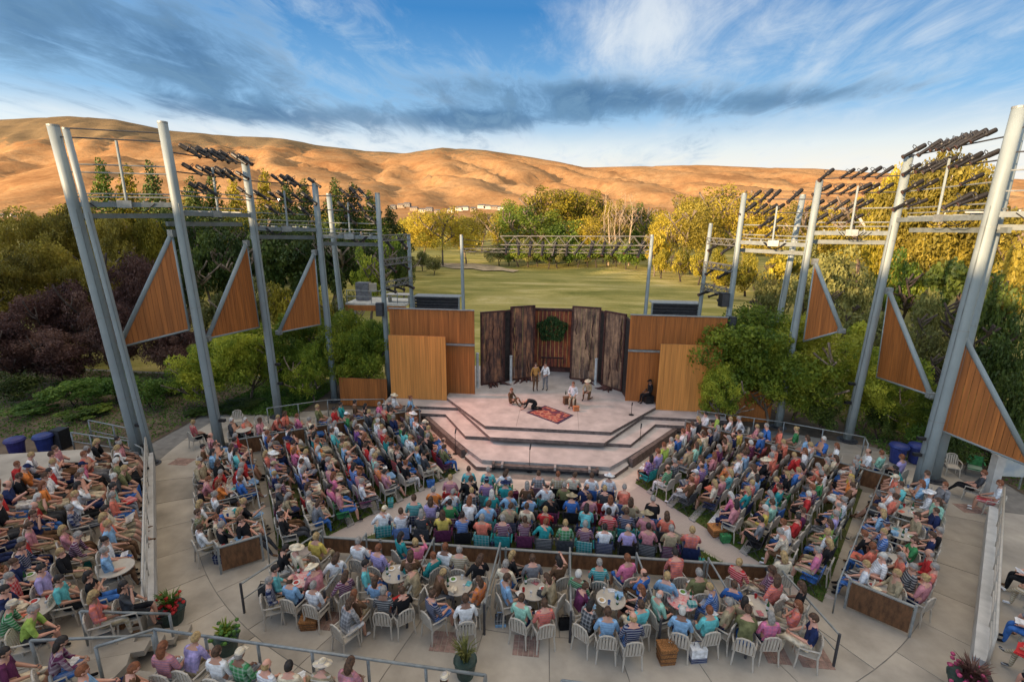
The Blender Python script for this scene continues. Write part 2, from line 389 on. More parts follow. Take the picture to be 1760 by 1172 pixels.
sheet('aisle', [(3.4, 20.9), (8.95, 13.4), (7.2, 13.6), (2.2, 19.3)], G+.008, am)
sheet('front_walk', [(-9.0, 25.2), (-7.1, 25.4), (-3.4, 20.9), (-2.2, 19.3), (2.2, 19.3), (3.4, 20.9), (7.1, 25.4), (9, 25.2), (3.9, 19.2), (2.8, 17.95), (-2.8, 17.95), (-3.9, 19.2)], G+.012, M('front_paving', (.50, .43, .36), .9, .08, 2))
sheet('lawn', [(-2.75, 17.9), (2.75, 17.9), (6.9, 13.9), (-6.9, 13.9)], G+.016, grass_m)
U = Vector((.58, .815)).normalized()                # along a right-hand side row, away from the aisle
Nn = Vector((-U.y, U.x))                            # towards the stage
def side_pt(sgn, a, c):                            # a metres along the row from the aisle line, c row coordinate
    # aisle line (right): from (8.4,12.9) to (3.7,19.4); row coordinate c = (-.815,.58).p
    A = Vector((8.4, 12.9)); B = Vector((3.7, 19.4)); cA, cB = Nn.dot(A), Nn.dot(B); t = (c-cA)/(cB-cA)
    p = A+(B-A)*t+U*a; return Vector((sgn*p.x, p.y))
cA, cB = Nn.dot(Vector((8.4, 12.9))), Nn.dot(Vector((3.7, 19.4)))
WA, WB = Vector((14.6, 19.7)), Vector((7.0, 24.7))                     # back wall line
def row_len(c):
    p0 = side_pt(1, 0, c)
    # intersect p0+U a with the wall line
    d = WB-WA; den = U.x*d.y-U.y*d.x; w = WA-p0
    return (w.x*d.y-w.y*d.x)/den
for sgn in (-1, 1):
    q = [side_pt(sgn, .25, cA+.15), side_pt(sgn, .25, cB-.05), side_pt(sgn, row_len(cB-.05)-.3, cB-.05), side_pt(sgn, row_len(cA+.15)-.3, cA+.15)]
    sheet('lawn', q, G+.016, grass_m)
    for k in range(1, 7):                            # concrete edge strips between the rows
        c = cA+.55+k*(cB-cA-.4)/7*1.0
        L = row_len(c)
        q = [side_pt(sgn, .15, c-.13), side_pt(sgn, .15, c+.13), side_pt(sgn, L-.2, c+.13), side_pt(sgn, L-.2, c-.13)]
        tag(MB().prism([tuple(p) for p in q], G-.02, G+.06).build('terrace_edge', conc_edge), kind='structure')
for y in (14.15, 14.95, 15.75, 16.6, 17.45):
    hw = 2.85+(17.9-y)*.98; tag(MB().box((0, y+.34, G+.02), (2*hw-.3, .1, .09)).build('terrace_edge', conc_edge), kind='structure')
# ---- upper terraces at left and in front of the camera
TZ = -.30
lt = [(-10.6, 10.4), (-17.6, 18.3), (-21, 18.6), (-34, 15), (-34, -4), (-9.4, -4), (-9.5, 8.6)]
tag(MB().prism(lt, G-.1, TZ).build('terrace', concrete), kind='structure')
bt = [(-9.3, 8.5), (-.6, 8.3), (-.6, -4), (-9.3, -4)]
tag(MB().prism(bt, G-.1, TZ-.004).build('terrace', concrete), kind='structure')
rt = [(11.0, 10.95), (16.85, 18.0), (34, 15), (34, -4), (10, -4), (10.2, 9.0)]
tag(MB().prism(rt, G-.1, TZ).build('terrace', concrete), kind='structure')
def curb(name, a, b, w, z0, z1, m, kind='structure'):
    a, b = Vector(a), Vector(b); d = b-a; o = MB().box(((a.x+b.x)/2, (a.y+b.y)/2, (z0+z1)/2), (d.length, w, z1-z0), math.atan2(d.y, d.x)).build(name, m)
    return tag(o, kind=kind)
curb('terrace_curb', (-10.45, 10.3), (-17.5, 18.4), .3, G-.05, TZ+.12, M('pale_concrete', (.50, .48, .44), .85, .08, 2))
curb('terrace_curb', (10.85, 10.85), (16.75, 18.1), .3, G-.05, TZ+.12, MATS['pale_concrete'])
for k in range(4):
    tag(MB().box((-9.9-.3*k*.3, 9.9-.33*k, G+.08+.15*k), (1.5, .35, .15+.3*k*0), .35).build('step', concrete), kind='structure')

# ================================================================== STAGE
st = thing('stage', 'pale tiered theatre stage with stepped front edges and dark risers', 'stage', (0, 24, 0))
def mirror(ps): return ps+[(-x, y) for x, y in reversed(ps)]
top = mirror([(-5.95, 33), (-5.95, 26.5), (-3.1, 22.75)])
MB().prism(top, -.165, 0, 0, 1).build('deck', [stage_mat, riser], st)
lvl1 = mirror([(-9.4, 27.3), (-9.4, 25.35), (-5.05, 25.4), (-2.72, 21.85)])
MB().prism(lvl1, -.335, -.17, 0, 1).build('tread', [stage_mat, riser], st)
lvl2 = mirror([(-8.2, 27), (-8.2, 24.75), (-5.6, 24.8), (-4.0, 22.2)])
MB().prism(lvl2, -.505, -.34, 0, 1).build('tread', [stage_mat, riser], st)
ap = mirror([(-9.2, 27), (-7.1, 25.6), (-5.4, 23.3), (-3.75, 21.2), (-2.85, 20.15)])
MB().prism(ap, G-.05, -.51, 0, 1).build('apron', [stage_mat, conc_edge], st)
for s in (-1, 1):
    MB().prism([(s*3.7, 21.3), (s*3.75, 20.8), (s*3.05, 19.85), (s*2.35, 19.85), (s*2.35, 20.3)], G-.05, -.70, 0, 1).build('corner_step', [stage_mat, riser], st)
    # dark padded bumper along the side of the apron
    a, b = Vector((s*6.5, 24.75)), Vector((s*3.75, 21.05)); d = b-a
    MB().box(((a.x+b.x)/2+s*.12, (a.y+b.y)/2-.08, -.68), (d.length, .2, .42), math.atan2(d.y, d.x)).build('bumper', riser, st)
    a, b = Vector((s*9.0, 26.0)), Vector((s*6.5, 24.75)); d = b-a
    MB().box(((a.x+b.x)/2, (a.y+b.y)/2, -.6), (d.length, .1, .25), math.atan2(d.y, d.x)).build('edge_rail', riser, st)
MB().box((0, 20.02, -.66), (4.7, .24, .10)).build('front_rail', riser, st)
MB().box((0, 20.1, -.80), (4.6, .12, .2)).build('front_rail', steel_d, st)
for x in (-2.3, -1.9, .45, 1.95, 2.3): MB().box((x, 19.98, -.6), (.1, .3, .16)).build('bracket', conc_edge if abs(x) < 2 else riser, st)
for x in (-3.1, 3.1):
    MB().box((x*.5, 24.8, .002), (.012, 3.9, .004)).build('seam', riser, st)

def boards(parent, x0, x1, y, z0, z1, w, m, th=.05):
    n = max(1, round(abs(x1-x0)/w)); w = (x1-x0)/n
    proto = None
    for i in range(n):
        o = MB().box((0, 0, 0), (abs(w)-.008, th, z1-z0)).build('board', m) if proto is None else proto.copy()
        if proto is None: proto = o
        else: C.objects.link(o)
        o.parent = parent; o.location = Vector((x0+w*(i+.5), y+R_.uniform(-.006, .006), (z0+z1)/2))-parent.location
def wall(name, label, x0, x1, y, parts, m, trims=()):
    t = thing(name, label, 'wall', ((x0+x1)/2, y, 0))
    for z0, z1 in parts: boards(t, x0, x1, y, z0, z1, .3, m)
    MB().box(((x0+x1)/2, y+.1, (parts[0][0]+parts[-1][1])/2), (abs(x1-x0)-.04, .1, parts[-1][1]-parts[0][0]-.04)).build('backing', steel_d, t)
    for z, h in trims: MB().box(((x0+x1)/2, y-.04, z), (abs(x1-x0)+.02, .14, h)).build('trim', galv, t)
    return t
wall('stage_wall', 'tall orange cedar wall at the left back of the stage', -9.37, -4.4, 27.25, [(-.16, 2.9), (3.06, 4.98)], wood_o, [(2.98, .1), (5.01, .05)])
wall('stage_wall', 'tall orange cedar wall at the right back of the stage', 4.3, 9.45, 27.25, [(-.16, 2.9), (3.06, 4.98)], wood_o, [(2.98, .1), (5.01, .05)])
wall('stage_screen', 'lower light wooden screen in front of the left cedar wall', -9.2, -5.9, 26.45, [(-.16, 3.6)], wood_l, [])
wall('stage_screen', 'lower light wooden screen in front of the right cedar wall, beside the black figure', 5.88, 9.1, 26.45, [(-.16, 3.6)], wood_l, [])
wall('low_wall', 'low reddish wooden wall under the trees left of the stage', -12.4, -9.5, 26.6, [(-.8, .9)], wood_o, [])
wall('low_wall', 'low reddish wooden wall under the big tree right of the stage', 9.3, 12.2, 26.9, [(-.8, 1.0)], wood_o, [])

# ---- rusted folding screens
def rust_mat(name, dark, mid, hot, sc):
    m = bpy.data.materials.new(name); m.use_nodes = True; t = NT(m.node_tree)
    tc = t.n('ShaderNodeTexCoord').outputs['Object']; oi = t.n('ShaderNodeObjectInfo').outputs['Random']
    off = t.n('ShaderNodeVectorMath', {0: tc, 1: t.n('ShaderNodeCombineXYZ', {0: t.math('MULTIPLY', oi, 30.0), 2: t.math('MULTIPLY', oi, 13.0)}).outputs[0]}, operation='ADD').outputs[0]
    a = t.n('ShaderNodeTexNoise', {'Vector': t.n('ShaderNodeMapping', {'Vector': off, 'Scale': (3.5, 3.5, .55)}).outputs[0], 'Scale': sc, 'Detail': 8.0, 'Roughness': .7}).outputs[0]
    b = t.n('ShaderNodeTexNoise', {'Vector': off, 'Scale': 1.1, 'Detail': 5.0, 'Roughness': .7}).outputs[0]
    c = t.ramp(t.math('MULTIPLY_ADD', a, .55, t.math('MULTIPLY', b, .45)), [(.38, dark), (.47, mid), (.53, tuple(.6*a+.4*b for a, b in zip(mid, hot))), (.60, hot)])
    p = t.n('ShaderNodeBsdfPrincipled', {'Base Color': c, 'Roughness': .6, 'Metallic': .25})
    bp = t.n('ShaderNodeBump', {'Strength': .5, 'Distance': .03, 'Height': a}); t.t.links.new(bp.outputs[0], p.inputs['Normal'])
    t.n('ShaderNodeOutputMaterial', {0: p.outputs[0]}); return m
rust = rust_mat('rusted_iron', (.030, .020, .020), (.105, .052, .040), (.42, .19, .09), 1.0)
rustf = M('rust_frame', (.060, .020, .015), .6, .3, 4, .2)
redw = rust_mat('red_timber', (.10, .028, .02), (.21, .045, .028), (.50, .13, .04), 1.2)
rust2 = rust_mat('rusted_iron_pale', (.040, .028, .026), (.15, .085, .058), (.48, .29, .17), 1.0)
def screen(label, p0, p1, h, flip=1):
    a, b = Vector(p0), Vector(p1); d = b-a; L = d.length; ang = math.atan2(d.y, d.x); dn = d.normalized(); nr = Vector((dn.y, -dn.x))
    t = thing('rusted_screen', label, 'screen', (a.x, a.y, 0))
    n = 6
    for i in range(n):
        c = a+d*((i+.5)/n)+nr*R_.uniform(-.02, .02); MB().box((c.x, c.y, .1+(h-.2)/2), (L/n-.015, .035, h-.22), ang).build('iron_strip', rust if a.x < 0 else rust2, t)
    for c in (a+dn*.04, b-dn*.04): MB().box((c.x, c.y, h/2), (.10, .12, h), ang).build('frame_post', rustf, t)
    for z in (.06, h-.05): c = (a+b)/2; MB().box((c.x, c.y, z), (L-.18, .11, .1), ang).build('frame_rail', rustf, t)
    for i in range(5):
        c = a+d*R_.uniform(.1, .9)+nr*.05; z0 = R_.uniform(.3, h-1.6); pts = [(c.x+nr.x*.02*math.sin(q*2)+dn.x*.05*math.sin(q*1.7+i), c.y+nr.y*.02+dn.y*.05*math.sin(q*1.7+i), z0+q*.28) for q in range(6)]
        MB().tube(pts, [.035, .03, .028, .03, .02, .012], 5).build('bark_strip', rustf, t)
    # gnarled root at the foot
    c = (a+b)/2+nr*.28; m = MB()
    for k in range(5):
        an = R_.uniform(-1, 1); q = c+dn*R_.uniform(-.4, .4)
        m.tube([(q.x, q.y, .04), (q.x+nr.x*.15+dn.x*an*.2, q.y+nr.y*.15+dn.y*an*.2, .13), (q.x+nr.x*.35+dn.x*an*.5, q.y+nr.y*.35+dn.y*an*.5, .05), (q.x+nr.x*.5+dn.x*an*.8, q.y+nr.y*.5+dn.y*an*.8, .02)], [.1, .08, .05, .015], 6)
    m.build('root', rustf, t, True)
def fold(label, p0, p1, h):
    a, b = Vector(p0), Vector(p1); d = b-a; c = (a+b)/2; t = thing('dark_return', label, 'screen', (a.x, a.y, 0)); ang = math.atan2(d.y, d.x)
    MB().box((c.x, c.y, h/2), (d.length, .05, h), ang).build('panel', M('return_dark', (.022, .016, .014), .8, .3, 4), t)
    for z in (.1, h-.05): MB().box((c.x, c.y, z), (d.length, .09, .08), ang).build('batten', rustf, t)
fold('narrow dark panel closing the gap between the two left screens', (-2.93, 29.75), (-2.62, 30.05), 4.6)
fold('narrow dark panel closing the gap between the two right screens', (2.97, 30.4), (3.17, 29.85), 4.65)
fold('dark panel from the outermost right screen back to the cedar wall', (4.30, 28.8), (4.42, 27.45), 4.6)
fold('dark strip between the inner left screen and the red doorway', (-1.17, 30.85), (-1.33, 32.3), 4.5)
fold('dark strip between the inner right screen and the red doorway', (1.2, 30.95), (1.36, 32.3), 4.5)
screen('outermost dark rusted screen at the left of the stage', (-4.3, 28.85), (-2.95, 29.7), 4.62)
screen('inner dark rusted screen left of the red doorway', (-2.6, 30.0), (-1.15, 30.75), 4.8)
screen('inner brown rusted screen right of the red doorway', (1.22, 30.85), (2.95, 30.45), 4.8)
screen('outermost mottled rusted screen at the right of the stage', (3.15, 29.8), (4.28, 28.75), 4.75)
dw = thing('red_doorway', 'red timber gate wall in the middle of the back of the stage', 'gate', (0, 32.4, 0))
for i in range(9): MB().box((-1.12+.28*i, 32.45, 2.1), (.265, .07, 4.1)).build('plank', redw, dw)
for x in (-1.3, 1.3): MB().box((x, 32.4, 2.2), (.16, .18, 4.4)).build('gate_post', rustf, dw)
MB().box((0, 32.4, 4.25), (2.5, .16, .18)).build('lintel', rustf, dw); MB().box((0, 32.36, .16), (2.5, .2, .3)).build('threshold', rustf, dw)
MB().box((0, 32.38, .95), (1.5, .1, .1)).build('gate_rail', rustf, dw)
for i in range(6): MB().box((-.6+.24*i, 32.37, .62), (.05, .05, .62)).build('gate_bar', rustf, dw)
for (px, py, h, lab) in ((821, 666, 2.2, 'short pale steel column beside the outermost left screen'), (878, 657, 1.75, 'short pale steel column between the two left screens'), (1023, 661, 1.7, 'short pale steel column between the two right screens'), (1076, 677, 2.2, 'short pale steel column beside the right cedar wall')):
    p = at(px, py, 0); tag(MB().lathe([(.12, 0), (.12, .03), (.085, .04), (.085, h-.04), (.1, h-.04), (.1, h)], p, 12).build('steel_column', M('column_paint', (.45, .46, .45), .5), loc=p), lab, 'column')
# ---- things on the stage
def carpet():
    m = bpy.data.materials.new('carpet_weave'); m.use_nodes = True; t = NT(m.node_tree)
    tc = t.n('ShaderNodeTexCoord').outputs['Object']
    v = t.n('ShaderNodeTexVoronoi', {'Vector': tc, 'Scale': 2.6}).outputs['Distance']; nz = t.n('ShaderNodeTexNoise', {'Vector': tc, 'Scale': 5.0, 'Detail': 3.0}).outputs[0]
    c = t.ramp(t.math('MULTIPLY_ADD', v, .7, t.math('MULTIPLY', nz, .4)), [(.2, (.05, .02, .04)), (.3, (.22, .035, .03)), (.46, (.30, .05, .045)), (.54, (.45, .24, .14)), (.62, (.24, .035, .035)), (.7, (.10, .03, .05))])
    p = t.n('ShaderNodeBsdfPrincipled', {'Base Color': c, 'Roughness': .95}); t.n('ShaderNodeOutputMaterial', {0: p.outputs[0]}); return m
cq = [at(904, 709, 0), at(937, 697, 0), at(986, 714, 0), at(959, 729, 0)]; cc = sum(cq, Vector())/4
rg = thing('carpet', 'red patterned oriental carpet lying on the stage', 'carpet', (cc.x, cc.y, 0))
MB().prism([(p.x, p.y) for p in cq], .002, .016).build('border', M('carpet_border', (.05, .03, .06), .95, .4, 14), rg)
MB().prism([tuple((cc+(p-cc)*.86).xy) for p in cq], .012, .022).build('field', carpet(), rg)
def crate(name, lab, px, py, sz, m, rz=0.3, cat='crate'):
    p = at(px, py, 0); t = thing(name, lab, cat, p); w, d, h = sz
    MB().box((p.x, p.y, h/2), (w, d, h-.02), rz, 0).build('box', m, t); MB().box((p.x, p.y, h+.01), (w+.04, d+.04, .04), rz).build('lid', m, t); return t
for px, py, s_, l_ in ((783, 762, 1, 'microphone on a stand at the left edge of the apron'), (910, 792, 1, 'microphone on a stand at the middle front of the apron'), (1099, 752, 1, 'microphone on a stand at the right edge of the apron'), (1085, 713, .5, 'short black microphone stand on the right of the deck')):
    z = 0 if s_ < 1 else G; p = at(px, py+(18 if s_ == 1 else 0), z); t = thing('microphone_stand', l_, 'microphone', p)
    MB().lathe([(.14, 0), (.14, .02), (.02, .04)], p, 10).build('base', black, t); h = 1.05*s_
    MB().tube([p, p+Vector((0, 0, h))], .014, 6).build('pole', black, t); MB().tube([p+Vector((0, 0, h)), p+Vector((.03, .1, h+.18*s_+.05))], [.03, .035], 8).build('head', black, t)

# ================================================================== POLES AND LIGHTING FRAMES
pole_m = M('pole_paint', (.235, .27, .27), .5, .06, .6, .03, detail=8)
def pole(lab, base, top, r, bands=()):
    b, tp = Vector(base), Vector(top); t = thing('steel_pole', lab, 'pole', b)
    d = (tp-b)
    MB().tube([b+d*k/6 for k in range(7)], [r*.69*(1-.20*k/6) for k in range(7)], 20).build('shaft', pole_m, t, True)
    for u in (.22, .47, .73): MB().tube([b+d*(u-.0012), b+d*(u+.0012)], r*.69*(1-.20*u)*1.03, 20).build('weld_ring', galv, t)
    cx_ = Vector((-math.copysign(r*.60, b.x), -r*.42, 0)); MB().tube([b+d*.01+cx_, b+d*.35+cx_*.96, b+d*.78+cx_*.88], .015, 5).build('conduit', M('conduit_grey', (.15, .17, .17), .5), t)
    MB().lathe([(r*1.5, 0), (r*1.5, .04), (r*1.05, .05), (r*1.05, .12)], b, 16).build('base_plate', steel_d, t)
    MB().tube([tp-Vector((0, 0, .02)), tp+Vector((0, 0, .05))], r*.57, 20).build('cap', galv, t)
    for z in bands:
        p = b+d*((z-b.z)/d.z); MB().box((p.x-math.copysign(r+.1, p.x), p.y-.1, p.z), (.28, .16, .12)).build('junction_box', black, t)
    return t
P = {}
def addp(k, lab, base, top, r, bands=()): P[k] = (Vector(base), Vector(top)); pole(lab, base, top, r, bands)
def onp(k, z): b, t = P[k]; return b+(t-b)*((z-b.z)/(t.z-b.z))
addp('L1', 'leaning grey pole at the far left, its foot beside the left terrace railing', (-18.35, 18.8, G), (-19.45, 18.8, 13.4), .36, (1.0, .0))
addp('L1b', 'grey pole close behind the leftmost leaning pole', at(263, 797), atY(113, 222, at(263, 797).y), .22)
addp('L2', 'tall grey pole between the two leftmost triangular wooden sails', (-15.8, 20.6, G), (-16.3, 20.6, 13.8), .34, (.6,))
addp('L3', 'grey pole right of the second wooden sail from the left', (-15.2, 24.7, G), (-15.5, 24.7, 12.9), .32, (2.2, 1.1))
addp('L4', 'grey pole right of the third wooden sail from the left', (-13.1, 27.3, G), (-13.25, 27.3, 11.8), .29)
addp('L4b', 'free standing grey pole farther back between the left lighting frames', (-14.1, 31.6, G), (-14.25, 31, 11.45), .28)
addp('L5', 'grey pole at the left end of the cedar stage wall', (-9.85, 28, G), (-9.98, 28, 11.35), .24)
addp('L6', 'short grey pole at the back left of the stage', (-9.1, 31, G), (-9.22, 31, 9.0), .2)
addp('R1', 'thick grey pole at the far right, in front of the concrete walk', (15.5, 20.1, G), (15.95, 20.1, 13.9), .38, (1.6, .9))
addp('R1b', 'grey pole close behind the thick rightmost pole', at(1603, 824), atY(1757, 200, at(1603, 824).y), .34)
addp('R2', 'tall grey pole right of the big green tree', (15.4, 25.2, G), (15.8, 25.2, 12.95), .32, (2.2, 1.2))
addp('R3', 'grey pole rising out of the big green tree', (12.5, 26.5, G), (12.75, 26.5, 11.95), .29)
addp('R3b', 'free standing grey pole farther back between the right lighting frames', (13.6, 31.4, G), (14.05, 31, 11.5), .28)
addp('R4', 'grey pole at the right end of the cedar stage wall', (9.65, 28, G), (9.82, 28, 11.4), .24)
addp('R5', 'thin grey pole at the back right of the stage', (8.8, 31, G), (9.12, 31, 9.85), .2)
for s, px in ((-1, 793), (1, 1121)):
    tp = atY(px, 405, 29); b = Vector((s*5.3, 29, G)); P['C%d' % s] = (b, tp)
    pole('slim grey post behind the stage carrying the %s end of the long truss' % ('left' if s < 0 else 'right'), b, tp, .17)

# light fixture, built once
fx = thing('stage_light', 'x', 'stage light')
def make_light():
    d = MB(); d.lathe([(.085, -.34), (.10, -.30), (.105, .0), (.075, .05), (.07, .42), (.095, .44), (.095, .50)], (0, 0, 0), 9); a = d.build('body', fixt, fx, world=False)
    MB().lathe([(.088, .5), (.088, .512), (.02, .514)], (0, 0, 0), 9).build('lens', M('lens', (.10, .05, .04), .1, .1, 4), fx, world=False)
    m = MB(); m.tube([(.13, 0, 0), (.13, .18, 0), (0, .24, 0), (-.13, .18, 0), (-.13, 0, 0)], .015, 5); m.build('yoke', steel_d, fx, world=False)
    return fx
make_light(); regtree(fx)
AIM = Vector((0, 25.5, .5)); nlight = [0]
def light(pos, frame, row, i, aim=None):
    pos = Vector(pos); d = ((aim or AIM)+Vector((R_.uniform(-3, 3), R_.uniform(-2, 3), R_.uniform(0, 2)))-pos).normalized()
    q = d.to_track_quat('Z', 'Y'); nlight[0] += 1
    o = fx if nlight[0] == 1 else copytree(fx)
    o.rotation_mode = 'QUATERNION'; o.rotation_quaternion = q; o.location = pos+Vector((0, 0, .22)); s = R_.uniform(.85, 1.2); o.scale = (s*.95, s*.95, s)
    o['label'] = 'black stage light %s from left, %s of %s' % (ORD[i], row, frame); o['group'] = 'stage lights on the frames'
RAILS = ['top rail', 'second rail', 'third rail', 'lowest rail']
def frame(lab, short, ka, kb, zb, rails, lights, beams=((0, 0), (.75, -.45)), rr=.03):
    a, b = onp(ka, zb[0]), onp(kb, zb[1]); t = thing('lighting_gantry', lab, 'gantry', (a+b)/2)
    d = (b-a); dn = d.normalized(); L = d.length; hz = Vector((d.x, d.y, 0)).normalized(); nr = Vector((-hz.y, hz.x, 0))
    if nr.y < 0: nr = -nr
    for off, dz in beams:
        p, q = a+nr*off+Vector((0, 0, dz)), b+nr*off+Vector((0, 0, dz)); c = (p+q)/2
        MB().box(c, (L, .13, .2), math.atan2(d.y, d.x), 0, 0, -math.asin(d.z/L)).build('beam', M('beam_paint', (.15, .17, .17), .6, .1, 4), t)
    m = MB()
    for i in range(1, 6):
        p = a+d*(i/6); m.box(p+nr*.37+Vector((0, 0, .13)), (.06, .8, .05), math.atan2(d.y, d.x))
    m.build('catwalk_grate', steel, t)
    c = a+d*.5; MB().box(c+Vector((0, -.12, .02)), (.5, .14, .3), math.atan2(d.y, d.x)).build('splice_plate', galv, t)
    MB().tube([c+Vector((0, 0, .1)), Vector((c.x, c.y, c.z+rails[0][0]*.85))], .05, 8).build('mast', pole_m, t)
    for i, (h, off) in enumerate(rails):
        p, q = a+nr*off+Vector((0, 0, h)), b+nr*off+Vector((0, 0, h)); MB().tube([p, q], rr, 6).build('rail', steel_d if i < 2 else galv, t)
    seq = [(p_, q_) for p_, q_ in lights]
    for i, (ri, fs) in enumerate(seq):
        h, off = rails[ri]
        for j, f in enumerate(sorted(fs, key=lambda f: (a+d*f).x)):
            light(a+d*f+nr*off+Vector((0, 0, h)), short, RAILS[min(ri, 3)], j)
    # hanging cables
    for k in range(3):
        f0 = R_.uniform(.1, .6); p, q = a+d*f0+Vector((0, -.1, .05)), a+d*(f0+.3)+Vector((0, -.1, .05))
        MB().tube([p.lerp(q, u)+Vector((0, 0, -.35*math.sin(PI*u))) for u in (0, .2, .4, .6, .8, 1)], .018, 5).build('cable', black, t)
    return t
sp = lambda n, a=.08, b=.92: [a+(b-a)*i/max(1, n-1)+R_.uniform(-.02, .02) for i in range(n)]
frame('long empty lighting frame with thin rails between the two leftmost poles', 'far left gantry', 'L1', 'L2', (10.45, 10.5), [(2.95, .5), (2.55, 0), (1.6, .6), (1.25, 0), (.45, .6), (.3, 0)], [])
frame('lighting frame packed with dark lamps between the second and third big left poles', 'packed left gantry', 'L2', 'L3', (10.15, 10.1), [(2.5, 0), (1.75, .2), (.95, .2), (.75, 0), (.3, .5)],
      [(0, [.22, .34, .42, .52, .60, .72, .88, .97]), (1, [.26, .42, .55, .68, .8, .95]), (2, [.3, .42, .95])])
frame('lighting frame between the third and fourth left poles, a few dark lamps on top', 'gantry above second left sail gap', 'L3', 'L4', (9.45, 9.35), [(2.35, 0), (1.5, .2), (.8, .2), (.45, 0), (.25, .5)],
      [(0, [.4, .55, .64, .97]), (1, [.15, .35, .5, .7, .88]), (2, [.3, .55, .8])])
frame('lighting frame running back from the third sail to the cedar stage wall at left', 'gantry above left cedar wall', 'L4', 'L5', (9.0, 8.95), [(2.2, 0), (1.45, .2), (.75, .2), (.4, 0), (.2, .5)],
      [(0, [.45, .62, .75]), (1, [.4, .55, .7, .9]), (2, [.5, .85])])
frame('lighting frame with four rows of big dark lamps at the far right', 'far right gantry', 'R2', 'R1', (10.15, 10.25), [(2.75, 0), (2.0, .15), (1.25, .15), (.5, .15), (.3, .5)],
      [(0, [.10, .28, .38, .46, .54, .62, .70, .80]), (1, [.06, .24, .36, .44, .58, .68, .82]), (2, [.12, .30, .74]), (3, [.05, .22, .66, .8])])
frame('lighting frame with rows of dark lamps above the big green tree', 'gantry above big green tree', 'R3', 'R2', (9.5, 9.55), [(2.55, 0), (1.85, .15), (1.15, .15), (.5, .15), (.3, .5)],
      [(0, [.1, .36, .50, .66, .8]), (1, [.08, .25, .4, .56, .68, .85]), (2, [.02, .2, .36, .52, .64]), (3, [.1, .3, .55])])
frame('lighting frame with dark lamps between the right cedar wall and the big tree', 'gantry above right cedar wall', 'R4', 'R3', (8.95, 8.9), [(2.2, 0), (1.55, .15), (.9, .15), (.4, .15), (.2, .5)],
      [(0, [.18, .34, .46, .74]), (1, [.1, .28, .42, .52]), (2, [.4, .52]), (3, [.48])])
frame('beam and rails reaching from the thick right pole out of the picture', 'frame right of the thick right pole', 'R1', 'R1b', (10.3, 10.3), [(2.9, 0), (2.1, 0), (1.5, 0), (.8, 0)], [], ((0, 0),))
P['R0'] = (Vector((18.9, 17.6, G)), Vector((19.4, 17.6, 13.9)))
frame('beam with thin rails at the right edge, beyond the thick right pole', 'right edge frame', 'R1', 'R0', (10.35, 10.35), [(2.9, 0), (2.1, 0), (1.5, 0), (.8, 0)], [])
# ladder trusses between the last two poles of each side
def truss(lab, name, p, q, w=.32, n=8, r=.028, lightn=0, short=''):
    p, q = Vector(p), Vector(q); t = thing(name, lab, 'truss', (p+q)/2); d = q-p
    up = Vector((0, 0, 1)); sd = Vector((-d.y, d.x, 0)).normalized()
    C4 = [up*a*w/2+sd*b*w/2 for a in (-1, 1) for b in (-1, 1)]
    for c in C4: MB().tube([p+c, q+c], r, 6).build('chord', M('truss_metal', (.15, .14, .12), .6, .2, 5), t)
    ms = None
    for i in range(n):
        for (c0, c1) in ((C4[0], C4[2]), (C4[1], C4[3])):
            a, b = p+d*(i/n), p+d*((i+1)/n); a, b = (a+c0, b+c1) if i % 2 else (a+c1, b+c0)
            MB().tube([a, b], r*.7, 5).build('lacing', MATS['truss_metal'], t)
    for i in range(lightn):
        light(p+d*((i+.5)/lightn)-up*(w/2+.35), short, 'underside', i)
    return t
for s, ka, kb, nm in ((-1, 'L5', 'L6', 'left'), (1, 'R4', 'R5', 'right')):
    for z, w_, k in ((8.9, 'top', 2), (7.5, 'middle', 2), (6.2, 'lowest', 3)):
        truss('%s short lattice truss between the two poles behind the %s cedar wall' % (w_, nm), 'lattice_truss', onp(ka, z), onp(kb, z), lightn=k, short='%s %s lattice truss' % (w_, nm))
tl, tr_ = P['C-1'][1], P['C1'][1]
truss('long lighting truss spanning behind the stage in front of the tall trees', 'lighting_truss', tl+Vector((2.3, 0, -.25)), tr_+Vector((-.2, 0, -.3)), .5, 20, .022, 12, 'long truss behind the stage')
truss('thin lower bar under the long truss behind the stage', 'lower_truss', tl+Vector((.1, .2, -.85)), tr_+Vector((-.1, .2, -.9)), .2, 22, .022)
for k in range(3):
    tag(MB().tube([tl+Vector((.1, 0, -.2-.3*k)), tl+Vector((1.2, 0, -.35-.3*k)), tl+Vector((2.3, 0, -.2-.3*k))], .02, 5).build('slack_cable', black, loc=tl), '%s black cable slung between the left back post and the long truss' % ('upper', 'middle', 'lower')[k], 'cable')
for lab, p in (('black loudspeaker hanging on the pole at the left end of the cedar wall', (-10.05, 27.6, 4.85)), ('black loudspeaker hanging beside the right lattice trusses', (9.25, 27.6, 5.9)), ('black loudspeaker low on the pole at the right end of the cedar wall', (9.75, 27.6, 4.6))):
    t = thing('loudspeaker', lab, 'loudspeaker', p); p = Vector(p)
    MB().box(p, (.42, .4, .75), .2).build('cabinet', black, t); MB().box(p+Vector((.03, -.21, 0)), (.36, .02, .68), .2).build('grille', steel_d, t); MB().box(p+Vector((0, .22, .25)), (.08, .3, .06), .2).build('bracket', galv, t)
lp = onp('L5', 7.6)
